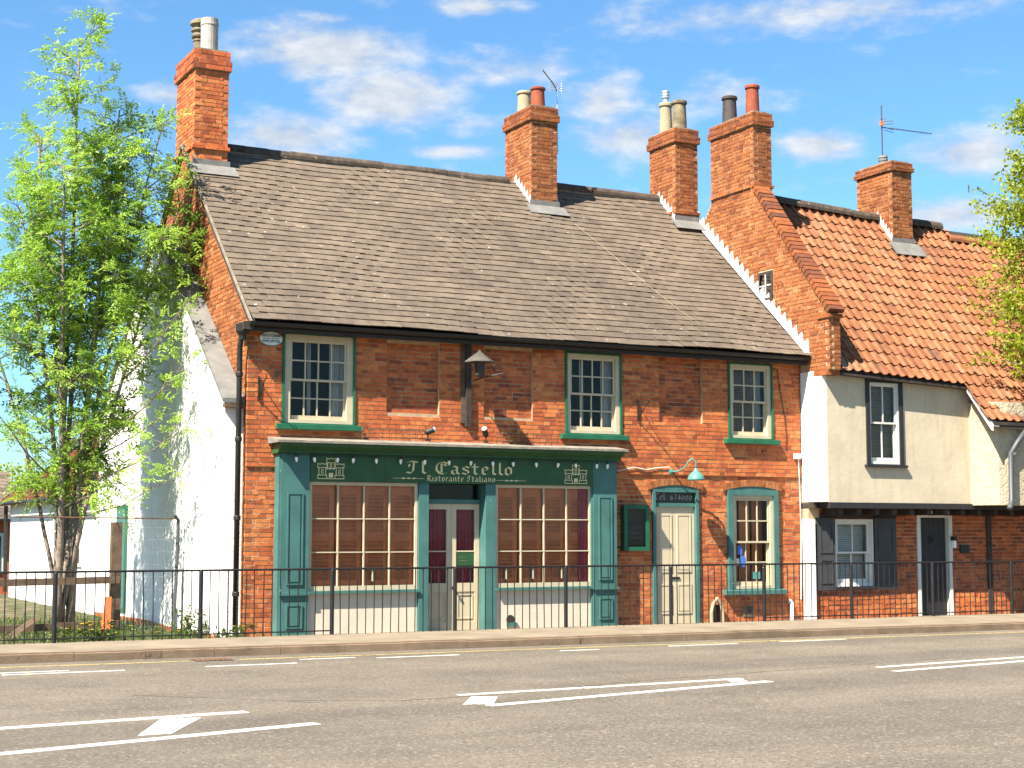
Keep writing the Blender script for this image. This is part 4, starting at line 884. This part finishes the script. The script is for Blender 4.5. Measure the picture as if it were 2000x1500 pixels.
blinds(lwin, q[0], q[1], q[2], q[3], LY + .2, BLINDW); B('sill', GREYB, lwin, 11.18, 12.16, LY - .06, LY + .05, .47, .518); B('lintel', OAK, lwin, 10.9, 12.7, LY - .02, LY + .03, 1.78, 1.88)
for x0, x1, lab in ((10.78, 11.205, 'left'), (12.14, 12.66, 'right')):
    s_ = B('shutter', GREYS, lwin, x0, x1, LY - .05, LY - .015, .46, 1.78)
for z0, z1 in ((.58, 1.02), (1.14, 1.68)):
    frame_ring('shutter_moulding', GREYS, lwin, 10.85, 11.14, z0, z1, .022, LY - .062, LY - .051); frame_ring('shutter_moulding', GREYS, lwin, 12.22, 12.58, z0, z1, .022, LY - .062, LY - .051)
cdoor = link('cottage_door', None, cot); cdoor['label'] = 'black planked cottage door in a white frame'
for k in range(5): B('plank', GREYB, cdoor, 13.29 + k * .135, 13.42 + k * .135, LY + .05, LY + .09, -.1, 1.80)
frame_ring('door_frame', SASHW, cdoor, 13.2, 14.08, -.29, 1.86, .085, LY - .03, LY + .12, .06, .01); B('door_hood', SASHW, cdoor, 13.1, 14.2, LY - .16, LY + .0, 1.865, 1.93); B('doorstep', CEMENT, cdoor, 13.15, 14.15, LY - .3, LY - .031, -.3, -.06)
MB().tube([(13.6 + .045 * math.cos(t), LY + .03, 1.38 + .06 * math.sin(t)) for t in [k * .52 for k in range(13)]], .01, 6).build('knocker', BLACK, cdoor)
B('timber_post', OAK, cot, 14.98, 15.1, LY - .03, LY + .0, -.2, 1.95)
wl = thing('wall_lamp', 'small black and white lamp on the white door frame of the cottage', 'lamp'); B('cap', BLACK, wl, 14.03, 14.12, LY - .12, LY - .031, 1.36, 1.44); B('glass', PVC, wl, 14.045, 14.105, LY - .105, LY - .04, 1.22, 1.359)
pq = tag(B('wall_plaque', GREYB, None, 14.28, 14.5, LY - .035, LY - .003, 1.12, 1.28), 'small dark square plaque on the brick right of the black cottage door', 'plaque')
# roofs: pantiles
def CP(u, v, n, ye=CEY, ze=CEZ):
    c, s = 1 / math.hypot(1, CS), CS / math.hypot(1, CS)
    y = ye + v * c - n * s; return (u, y, ze + v * s + n * c + sag(u))
def pantile_profile(w):   # S-curve across the tile
    return [(w * (t / 8), .026 * math.cos(math.pi * 2 * (t / 8) * .86 - .35) + .004) for t in range(9)]
def tile_points(fn, u, v, L, w, lift):
    pr = pantile_profile(w * 1.08); P = []
    for top in (0, 1):
        for vv, dl in ((v, lift), (v + L, 0.)):
            P.append([fn(u + a, vv, h + dl + (.014 if top else 0)) for a, h in pr])
    return P
def add_tile(m, P, t):
    n = len(P[0]); o = len(m.v)
    for row in P: m.v += [tuple(p) for p in row]
    b0, b1, t0, t1 = o, o + n, o + 2 * n, o + 3 * n
    for i in range(n - 1):
        m.f.append((t0 + i, t0 + i + 1, t1 + i + 1, t1 + i)); m.f.append((b0 + i, t0 + i, t0 + i + 1, b0 + i + 1)) ; m.t += [t, t]
    m.f.append((b0, b1, t1, t0)); m.f.append((b0 + n - 1, t0 + n - 1, t1 + n - 1, b1 + n - 1)); m.t += [t, t]
def pantiles(parent, fn, u0, u1, rows, vr, single=0, w=.21, g=.30, m=PANT, skipf=None, tone=None):
    r_ = random.Random(9); items = []
    for k in range(rows[0], rows[1]):
        n = int((u1 - u0) / w)
        for i in range(n):
            u = u0 + i * w + r_.uniform(-.004, .004); v = k * g + r_.uniform(-.010, .008)
            if skipf and skipf(u + w / 2, v + g / 2): continue
            L = min(g + .07, vr(u) - v)
            if L < .06: continue
            t = min(1, max(0, r_.gauss(.56, .19) + .12 * math.sin(u * 1.3 + v))); items.append((tile_points(fn, u, v, L, w, .028 + r_.uniform(-.004, .008)), t))
    cen = [Vector(p[2][4]) for p, t in items]; order = sorted(range(len(items)), key=lambda i: (cen[i] - Vector(CAM)).length); pick = set(order[:single]); rest_ = MB()
    for i, (P, t) in enumerate(items):
        if i in pick:
            q_ = MB(); add_tile(q_, [[Vector(p) - cen[i] for p in row] for row in P], t); link('pantile', q_.mesh('pantile', m), parent).location = cen[i]
        else: add_tile(rest_, P, t)
    if rest_.v: rest_.build('pantiles', m, parent, kind='stuff')
CSL = (CRY - CEY) * math.hypot(1, CS)
croof = link('cottage_roof', None, cot)
def slab(x0, x1, ye, ze_, yr=CRY, nm='roof_deck'):
    z = lambda x, y: CEZ + CS * (y - CEY) + sag(x) - .03
    zb = lambda x, y: CEZ + CS * (2 * CRY - y - CEY) + sag(x) - .03
    m = MB(); m.hexa([(x0, ye, z(x0, ye) - .06), (x1, ye, z(x1, ye) - .06), (x1, yr, z(x1, yr) - .06), (x0, yr, z(x0, yr) - .06), (x0, ye, z(x0, ye)), (x1, ye, z(x1, ye)), (x1, yr, z(x1, yr)), (x0, yr, z(x0, yr))])
    yb = 2 * CRY - ye; m.hexa([(x0, yr + .002, z(x0, yr) - .06), (x1, yr + .002, z(x1, yr) - .06), (x1, yb, zb(x1, yb) - .06), (x0, yb, zb(x0, yb) - .06), (x0, yr + .002, z(x0, yr)), (x1, yr + .002, z(x1, yr)), (x1, yb, zb(x1, yb)), (x0, yb, zb(x0, yb))])
    m.build(nm, ROOFBASE, croof)
slab(PX1 + .01, 14.0, CEY + .03, CEZ); slab(14.003, 20.0, -1.40, CEZ)
c5x = (14.5, 15.05)
vtop = lambda u: CSL - .02 if u < 16.2 else CSL - .42
hole5 = lambda u, v: c5x[0] - .05 < u < c5x[1] + .05 and v > (1.8 - CEY) * math.hypot(1, CS) - .08
pantiles(croof, CP, PX1 + .06, 14.0, (0, 17), vtop, 300, skipf=hole5)
pantiles(croof, CP, PX1 + .06 + int((14.0 - PX1 - .06) / .21) * .21, 20.0, (-3, 17), vtop, 0, skipf=hole5)
ridge_tiles(croof, 11.06, 16.25, CRY, lambda x: cz(x, CRY) + .07, m=RIDGE, r=.14, skip=((14.48, 15.07),)); ridge_tiles(croof, 16.26, 20, CRY - .2, lambda x: cz(x, CRY) - .22, m=PANT, r=.13)
MB().hexa([(10.9, CEY - .02, cz(10.9, CEY) - .085), (13.95, CEY - .02, cz(13.95, CEY) - .085), (13.95, CEY + .1, cz(13.95, CEY) - .085), (10.9, CEY + .1, cz(10.9, CEY) - .085), (10.9, CEY - .02, cz(10.9, CEY) - .045), (13.95, CEY - .02, cz(13.95, CEY) - .045), (13.95, CEY + .1, cz(13.95, CEY) - .045), (10.9, CEY + .1, cz(10.9, CEY) - .045)]).build('eaves_board', OAK, croof)
B('bay_eaves_board', OAK, croof, 14.0, 20, -1.41, -1.3, 3.52, 3.58)
MB().prism([(PX1 + .0, CEY + .02, 4.47), (PX1 + .2, CEY + .02, 4.47), (PX1 + .3, CEY + .3, 4.84), (PX1 + .0, CEY + .3, 4.86)], (0, -.02, .03)).build('mortar_fillet', CEMENT, croof, fix=True)
c5 = chimney(cot, 'chimney', c5x[0], c5x[1], 1.8, 2.92, 7.4, 9.10, 9.30, BRICK2)
c5['label'] = 'square chimney on the pantile ridge carrying the branched aerial'
chim_flash(c5, c5x[0], c5x[1], 1.8, True, rzf=lambda y: cz(14.7, y) + .03, y1=CRY)
MB().lathe((14.72, 2.3, 9.33), [(.10, 0), (.10, .06), (.085, .07), (.1, .09), (.1, .13), (.085, .14), (.1, .16), (.09, .2)], 16).build('chimney_cowl', LEAD, c5)
dpipe = link('bay_downpipe', MB().tube([(14.85, -1.42, 3.5), (14.62, -1.36, 3.2), (14.48, -1.33, 3.0), (14.46, -1.33, 2.12), (14.36, -1.4, 2.0), (14.30, -1.43, 1.96)], .05, 10).mesh('bay_downpipe', PLASTG, smooth=True), cot)
B('cottage_rear_wall', CREAM, cot, PX0 + .1, 20, 5.0, 5.3, -.3, 4.4)
# aerials
ae = thing('tv_aerial', 'slim tv aerial on a mast beside the middle slate-roof chimney', 'aerial')
MB().tube([(7.30, 3.3, 8.95), (7.30, 3.3, 10.28)], .014, 8).build('mast', ALU, ae); MB().tube([(7.30, 3.3, 10.22), (7.16, 3.25, 10.36), (6.86, 3.1, 10.53)], .011, 6).build('boom', PLASTG, ae)
for k in range(8): t = k / 7; MB().tube([(7.16 - .30 * t, 3.25 - .15 * t - .05, 10.36 + .17 * t), (7.16 - .30 * t, 3.25 - .15 * t + .05, 10.36 + .17 * t)], .004, 5).build('element', ALU, ae)
k = MB()
for z in (10.22, 10.27, 10.32, 10.37): k.tube([(7.12, 3.28, z), (7.44, 3.36, z + .03)], .007, 5)
for x in (7.13, 7.28, 7.43): k.tube([(x, 3.29 + (x - 7.12) * .2, 10.20), (x, 3.29 + (x - 7.12) * .2, 10.41)], .006, 5)
k.build('reflector', ALU, ae)
for z in (9.0, 9.25): B('mast_clamp', ALU, ae, 7.235, 7.31, 3.27, 3.33, z, z + .03)
a2 = thing('tv_aerial', 'tall aerial with long side boom on the pantile cottage chimney', 'aerial')
MB().tube([(14.66, 2.25, 9.3), (14.66, 2.25, 10.62)], .014, 8).build('mast', PLASTG, a2); MB().tube([(14.66, 2.25, 10.14), (15.2, 2.2, 10.14), (15.95, 2.12, 10.13)], .009, 6).build('boom', PLASTG, a2)
for k in range(14): x = 14.85 + k * .08; MB().tube([(x, 2.15, 10.14), (x, 2.28, 10.145)], .004, 5).build('element', PLASTG, a2)
k = MB()
for z in (10.08, 10.14, 10.2, 10.26): k.tube([(14.68, 2.2, z), (14.95, 2.22, z + (.05 if z > 10.15 else -.03))], .007, 5)
k.build('reflector', PLASTG, a2); B('amplifier', ORANGE, a2, 14.6, 14.68, 2.2, 2.24, 10.17, 10.27); MB().tube([(14.52, 2.2, 10.33), (14.86, 2.3, 10.36)], .008, 5).build('dipole', ALU, a2)

# ================================================================== RAILING
rl = thing('railing', 'long black iron railing with upright bars along the pavement edge', 'railing')
px = [-6.9, -4.95, -2.97, -.93, 1.06, 3.07, 5.02, 7.0, 8.88, 10.75, 12.6, 14.5, 16.4, 18.3]
postm = MB().lathe((0, 0, -.02), [(.032, 0), (.032, .97), (.028, .985), (.012, 1.0)], 12).mesh('post', RAILM)
barm = [MB().tube([(0, 0, 0 if z else .0), (random.uniform(-.004, .004), 0, .5), (0, 0, .965)], .0085, 6).mesh('baluster', RAILM) for z in range(4)]
for p in px: link('post', postm, rl).location = (p, raily(p), 0)
for p0, p1 in zip(px, px[1:]):
    MB().tube([(p0, raily(p0), .972), (p1, raily(p1), .972)], .016, 8).build('top_rail', RAILM, rl)
    if p0 > 8 or p1 < 1.2: MB().tube([(p0, raily(p0), .06), (p1, raily(p1), .06)], .011, 6).build('bottom_rail', RAILM, rl)
    n = 15
    for k in range(1, n):
        x = p0 + (p1 - p0) * k / n; o = link('baluster', barm[k % 4], rl); o.location = (x, raily(x), 0); o.rotation_euler = (random.uniform(-.01, .01), random.uniform(-.012, .012), random.random() * 6)

# ================================================================== YARD: outbuilding, fence, tree
ob = thing('outbuilding', 'low white outbuilding with red pantile roof behind the tree', 'building')
ow = B('wall', WHITE, ob, -.29, 4.5, 8.72, 18.8, -.4, 2.36)
def OPn(u, v, n):      # u along Y (north), v up slope towards +X
    c, s = .8, .6; return (-.50 + v * c - n * s, 8.75 + u, 2.28 + v * s + n * c)
orf = MB().prism([(-.5, 8.74, 2.24), (2.7, 8.74, 4.64), (5.2, 8.74, 2.8), (4.5, 8.74, 2.3)], (0, 10.15, 0)).build('roof', ROOFBASE, ob, fix=True)
pantiles(orf, OPn, .0, 10.1, (0, 13), lambda u: 3.98, 0)
B('verge_board', OAK, ob, -.5, -.46, 18.86, 18.92, 2.2, 2.3); MB().prism([(-.5, 18.91, 2.20), (-.5, 18.91, 2.36), (2.7, 18.91, 4.78), (2.7, 18.91, 4.60)], (0, .04, 0)).build('verge_board', OAK, ob, fix=True)
MB().tube([(-.58, 8.75, 2.24), (-.58, 18.9, 2.24)], .05, 8).build('gutter', BLACK, ob); MB().tube([(-.42, 18.7, 2.2), (-.38, 18.7, 0)], .05, 8).build('downpipe', BLACK, ob)
ow2 = link('window', None, ob)
for y0, y1, z0, z1 in [(10.1, 10.17, .8, 1.95), (12.95, 13.02, .8, 1.95), (10.17, 12.95, .8, .87), (10.17, 12.95, 1.88, 1.95)] + [(10.17 + 2.78 * k / 5 - .03, 10.17 + 2.78 * k / 5 + .03, .87, 1.88) for k in range(1, 5)] + [(10.17, 12.95, z - .02, z + .02) for z in (1.2, 1.54)]: B('frame_bar', SASHW, ow2, -.33 + (.006 if z1 - z0 < .05 else 0), -.30, y0, y1, z0, z1)
B('pane', mat('dim_glass', (.06, .07, .08), .1, .1, spec=.6), ow2, -.308, -.30, 10.17, 12.95, .87, 1.88)
fe = thing('wooden_fence', 'weathered post and rail fence beneath the young tree', 'fence')
B('post', WOOD, fe, -1.52, -1.36, 2.13, 2.27, -.2, 1.68); B('post', WOOD, fe, -5.6, -5.48, 2.1, 2.22, -.2, .9)
for z, dz in ((.72, .03), (.0, .06)): MB().hexa([(-7.5, 2.05, z - .06 - dz), (-1.4, 2.05, z - .04 + dz), (-1.4, 2.11, z - .04 + dz), (-7.5, 2.11, z - .06 - dz), (-7.5, 2.05, z + .05 - dz), (-1.4, 2.05, z + .07 + dz), (-1.4, 2.11, z + .07 + dz), (-7.5, 2.11, z + .05 - dz)]).build('rail', WOOD, fe)
MB().hexa([(-3.3, 1.7, -.15), (-3.18, 1.7, -.15), (-3.18, 1.78, -.15), (-3.3, 1.78, -.15), (-2.75, 1.95, .2), (-2.63, 1.95, .2), (-2.63, 2.03, .2), (-2.75, 2.03, .2)]).build('brace', WOOD, fe)
tag(MB().hexa([(-1.70, 2.0, -.15), (-1.55, 2.0, -.15), (-1.55, 2.06, -.15), (-1.70, 2.06, -.15), (-1.62, 2.02, .5), (-1.53, 2.02, .5), (-1.53, 2.06, .5), (-1.62, 2.06, .5)]).build('marker_post', ORANGE), 'orange plastic marker post leaning by the wooden fence post', 'marker post')
mf = thing('mesh_fence', 'fine wire mesh panel with thin top bar and bent grey post', 'fence')
MB().tube([(-.47, 2.25, -.15), (-.43, 2.25, 1.0), (-.42, 2.25, 1.72), (-.50, 2.2, 1.8)], .03, 8).build('post', PLASTG, mf); MB().tube([(-3.0, 2.35, 1.76), (-.45, 2.26, 1.74)], .012, 6).build('top_bar', RUST, mf)
k = MB()
for j in range(40): x = -1.35 + j * .023; k.tube([(x, 2.25, -.1), (x, 2.25, 1.73)], .0011, 3, caps=False)
for j in range(9): k.tube([(-1.36, 2.25, j * .2), (-.45, 2.25, j * .2)], .0014, 3, caps=False)
k.build('wire_mesh', ALU, mf, kind='stuff')
# foliage helpers
def leaflet(m, p, d, up, L, w, t):
    s_ = d.cross(up).normalized() * w; o = len(m.v); mid = p + d * (L * .5) + up * (L * .06)
    m.v += [tuple(p), tuple(mid + s_), tuple(p + d * L - up * (L * .12)), tuple(mid - s_)]; m.f.append((o, o + 1, o + 2, o + 3)); m.t.append(t)
def rv(r): return Vector((r.gauss(0, 1), r.gauss(0, 1), r.gauss(0, 1))).normalized()
def pinnate(m, p, d, r, L, t, pairs=4, ls=.075):
    d = d.normalized(); side = d.cross(Vector((0, 0, 1)) + rv(r) * .5).normalized(); up = side.cross(d).normalized()
    for k in range(pairs):
        q = p + d * L * (.25 + .7 * k / pairs) - Vector((0, 0, 1)) * (.25 * L * (k / pairs) ** 2)
        for s_ in (-1, 1): leaflet(m, q, (side * s_ + d * .55 + rv(r) * .25 - Vector((0, 0, .15))).normalized(), up, ls * r.uniform(.75, 1.2), ls * .2, min(1, max(0, t + r.gauss(0, .14))))
    leaflet(m, p + d * L * .95 - Vector((0, 0, .22 * L)), (d - Vector((0, 0, .4))).normalized(), up, ls * 1.15, ls * .2, t)
def stem_path(a, b, r, n=10, sway=.12, bow=None):
    P = []; off = Vector((0, 0, 0))
    for k in range(n + 1):
        t = k / n; off += Vector((r.gauss(0, sway), r.gauss(0, sway), 0)) / n * 2
        base = a.lerp(b, t) if bow is None else a.lerp(b, t) + bow * (math.sin(math.pi * t))
        P.append(base + off * math.sin(math.pi * min(1, t * 1.2)) if k else a)
    return P
r = random.Random(21)
tr = thing('young_tree', 'bright green many-stemmed young tree behind the railing at the left', 'tree', (-1.95, 3.5, 0))
wood = MB(); lf = MB(); lfd = MB(); BASE = Vector((-1.95, 3.5, -.12))
tips = [((x + .38, y + 1.9, z * 1.035) if z > 4.5 else (x, y, z)) for x, y, z in [(-2.42, 1.2, 9.5), (-1.75, 1.1, 8.35), (-3.0, 1.6, 7.9), (-1.15, .8, 7.9), (-3.35, 1.0, 6.6), (-1.9, 2.3, 8.0), (-.75, .7, 6.9), (-2.8, .3, 7.3), (-3.9, 1.9, 5.4), (-1.5, 1.9, 7.4)]]
stem_points = []
for i, tp in enumerate(tips):
    a_ = BASE + Vector((r.uniform(-.22, .22), r.uniform(-.18, .18), 0)); tpv = Vector(tp)
    out = Vector((tpv.x - BASE.x, tpv.y - BASE.y, 0)); P = stem_path(a_, tpv, r, 14, .10, bow=out * -.10 + Vector((0, 0, .0)))
    stem_points += P
    R0 = r.uniform(.045, .066) if i < 8 else .038
    k = MB().tube(P, [R0 * (1 - .9 * j / 14) + .006 for j in range(15)], 8); k.build('stem', BARK, tr, smooth=True)
    # side branches
    H = tpv.z
    s_ = 2.0
    while s_ < H - .1:
        t = s_ / H; j = min(13, int(t * 14)); q = P[j].lerp(P[j + 1], t * 14 - j)
        ang = r.uniform(0, 6.283); d = Vector((math.cos(ang), math.sin(ang), r.uniform(.35, .95))).normalized()
        Lb = r.uniform(.55, 1.25) * (1.0 if t < .75 else .55 + (1 - t)) * (1 if s_ > 2.6 else .8)
        e = q + d * Lb + Vector((0, 0, -.08)); e.x = min(e.x, -.38) if e.z < wtop(max(.2, e.y)) + .2 else e.x; bp_ = [q, q.lerp(e, .5) + Vector((0, 0, .05)), e]
        wood.tube(bp_, [.014, .009, .004], 5, caps=False)
        nl = int(Lb * (8 if s_ > 3.4 else 6)) + 2
        tw = []
        for c in range(nl):
            tt = .25 + .75 * (c + r.random()) / nl; b0 = bp_[0].lerp(bp_[1], tt * 2) if tt < .5 else bp_[1].lerp(bp_[2], tt * 2 - 1)
            dd_ = (d * .6 + rv(r) * .8 + Vector((0, 0, .25))).normalized(); Lt = r.uniform(.12, .34)
            wood.tube([b0, b0 + dd_ * Lt], [.005, .002], 4, caps=False); tw.append((b0 + dd_ * Lt, dd_)); tw.append((b0 + dd_ * Lt * .4, dd_))
        tw.append((e, d)); tone = min(1, max(0, r.gauss(.55, .18)))
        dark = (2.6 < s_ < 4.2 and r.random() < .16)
        for p_, d_ in tw:
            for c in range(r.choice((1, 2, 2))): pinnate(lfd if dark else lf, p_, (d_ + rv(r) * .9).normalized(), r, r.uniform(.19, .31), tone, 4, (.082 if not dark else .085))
        s_ += r.uniform(.12, .21) if s_ > 4.4 else r.uniform(.26, .5)
for h_, end in ((1.7, (-.75, 1.5, 2.35)), (2.2, (-.62, .6, 3.2)), (2.7, (-.7, 2.0, 3.5)), (3.1, (-.6, 1.1, 4.3)), (3.9, (-.55, 1.3, 5.3)), (2.4, (-3.4, 2.4, 3.5))):
    end = Vector(end)      # start on the stem point nearest that height and nearest the bough's end
    q = min(stem_points, key=lambda p: abs(p.z - h_) * 3 + (p - end).length * .5)
    mid = q.lerp(end, .5) + Vector((0, 0, -.10)); bp_ = [q, q.lerp(mid, .5) + rv(r) * .03, mid, mid.lerp(end, .5) + rv(r) * .04, end]
    wood.tube(bp_, [.020, .016, .012, .008, .004], 6, caps=False); d = (end - q).normalized(); tone = r.uniform(.45, .8)
    for c in range(16):
        t = .35 + .65 * (c + r.random()) / 16; j = min(3, int(t * 4)); b0 = bp_[j].lerp(bp_[j + 1], min(1, t * 4 - j))
        dd_ = (d * .5 + rv(r) * .8 + Vector((0, 0, .25))).normalized(); Lt = r.uniform(.1, .28); e = b0 + dd_ * Lt; e.x = min(e.x, -.42)
        wood.tube([b0, e], [.005, .002], 4, caps=False)
        for n in range(2): pinnate(lf, e, (dd_ + rv(r) * .8).normalized(), r, r.uniform(.18, .28), tone, 4, .08)
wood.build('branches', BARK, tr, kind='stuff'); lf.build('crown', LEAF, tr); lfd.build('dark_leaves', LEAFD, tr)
# tree at the right edge
r = random.Random(33); t2 = thing('street_tree', 'yellow-green leafy tree reaching in at the right edge', 'tree', (16.1, -1.95, 0)); m2 = MB(); w2_ = MB(); b2 = Vector((16.1, -1.95, -.05))
k = MB().tube(stem_path(b2, Vector((16.05, -1.9, 9.6)), r, 12, .1), [.17 * (1 - .9 * j / 12) + .01 for j in range(13)], 10); k.build('trunk', BARK, t2, smooth=True)
for c in range(280):
    z = r.uniform(4.7, 10.4); ang = r.uniform(0, 6.283); rad = 2.2 * math.sqrt(max(.05, 1 - ((z - 6.6) / 3.9) ** 2)) * r.uniform(.55, 1.05)
    q = Vector((16.05, -1.92, z - rad * .35)); e = Vector((16.05 + math.cos(ang) * rad, -1.92 + math.sin(ang) * rad, z)); w2_.tube([q, q.lerp(e, .5) + Vector((0, 0, .12)), e], [.022, .012, .004], 5, caps=False)
    for n in range(36):
        t = r.uniform(.35, 1.05); p_ = q.lerp(e, t) + rv(r) * r.uniform(.02, .28); tone = min(1, max(0, r.gauss(.5, .2)))
        for j in range(7): leaflet(m2, p_ + rv(r) * .09, rv(r), rv(r), r.uniform(.065, .105), .026, min(1, max(0, tone + r.gauss(0, .12))))
w2_.build('branches', BARK, t2, kind='stuff'); m2.build('crown', LEAFY, t2)
# grass and weeds in the yard
g = MB(); r = random.Random(4)
for c in range(9000):
    x, y = r.uniform(-7, -.34), r.uniform(-.6, 7); h = r.uniform(.05, .2) * (1.5 if r.random() < .2 else 1); p_ = Vector((x, y, -.135)); d = Vector((r.gauss(0, .3), r.gauss(0, .3), 1)).normalized()
    leaflet(g, p_, d, Vector((r.gauss(0, 1), r.gauss(0, 1), .1)).normalized(), h, .006, r.random())
g.build('grass', GRASSM, kind='stuff')['label'] = 'rough grass growing in the yard behind the railing'
def weed(x, y, h, n, label, flowers=0, sp=.3):
    t = thing('flowering_plant', label, 'plant', (x, y, -.13), 'wild plants along the railing'); m = MB(); f = MB()
    for c in range(n):
        b0 = Vector((x + r.gauss(0, sp * .5), y + r.gauss(0, sp * .35), -.13)); e = b0 + Vector((r.gauss(0, .08), r.gauss(0, .08), h * r.uniform(.4, 1)))
        for j in range(8): p_ = b0.lerp(e, r.uniform(.15, 1)); leaflet(m, p_, (rv(r) + Vector((0, 0, .3))).normalized(), rv(r), r.uniform(.05, .1), .017, r.random())
        if c < flowers:
            for j in range(9): a_ = j * .7; leaflet(f, e + Vector((0, 0, .01)), Vector((math.cos(a_), math.sin(a_), .35)).normalized(), Vector((0, 0, 1)), .035, .013, .5)
    m.build('foliage', GRASSM, t)
    if flowers: f.build('flowers', FLOWER, t, kind='stuff')
weed(-2.25, -.25, .42, 60, 'yellow-flowered bushy plant at the railing beneath the tree', 22); weed(-2.75, -.2, .3, 25, 'low leafy plant at the railing left of the yellow-flowered bush', 4)
weed(-.55, .9, .55, 40, 'leafy weed against the white wall by the bent grey post', 8, .25); weed(-.2, -.35, .28, 30, 'low weed at the foot of the black downpipe', 5); weed(-1.1, .1, .22, 30, 'small patch of weeds between fence post and white wall', 3, .5)
# far things beyond the yard
fh = thing('far_house', 'distant brick house with brown tiled roof at the left edge', 'building')
B('wall', BRICK, fh, -6, .9, 25, 31, -.4, 2.0); fr_ = MB().prism([(-6.3, 24.6, 1.85), (-6.3, 28, 3.35), (-6.3, 31.4, 1.85)], (7.35, 0, 0)).build('roof', ROOFBASE, fh, fix=True)
k = MB()
for j in range(14):
    y0, y1 = 24.6 + j * .245, 24.6 + j * .245 + .29; z0 = 1.87 + (y0 - 24.6) * .441; z1 = 1.87 + (y1 - 24.6) * .441
    for i in range(24): k.prism([(-6.3 + i * .306 + (.15 if j % 2 else 0), y0, z0 + .03), (-6.0 + i * .306 + (.15 if j % 2 else 0), y0, z0 + .03), (-6.0 + i * .306 + (.15 if j % 2 else 0), y1, z1 + .01), (-6.3 + i * .306 + (.15 if j % 2 else 0), y1, z1 + .01)], (0, 0, .02), random.random())
k.build('roof_tiles', SLATE, fr_, fix=True, kind='stuff')
fwn = B('window', SASHW, fh, -1.6, .6, 24.96, 25.0, .3, 1.5); B('pane', DARK, fwn, -1.5, .5, 24.94, 24.955, .4, 1.4)
r = random.Random(8); ft = thing('far_tree', 'distant olive-yellow tree above the outbuilding roof', 'tree', (3.3, 42, 0)); m = MB()
MB().tube([(3.3, 42, -.4), (3.3, 42, 2.5), (3.5, 42.1, 3.6)], [.2, .14, .05], 8).build('trunk', BARK, ft)
for c in range(2600):
    d = rv(r) * (r.random() ** .4); p_ = Vector((3.3 + d.x * 1.9, 42 + d.y * 1.7, 3.1 + d.z * 1.25)); leaflet(m, p_, rv(r), rv(r), .16, .05, r.random())
m.build('crown', LEAFY, ft)
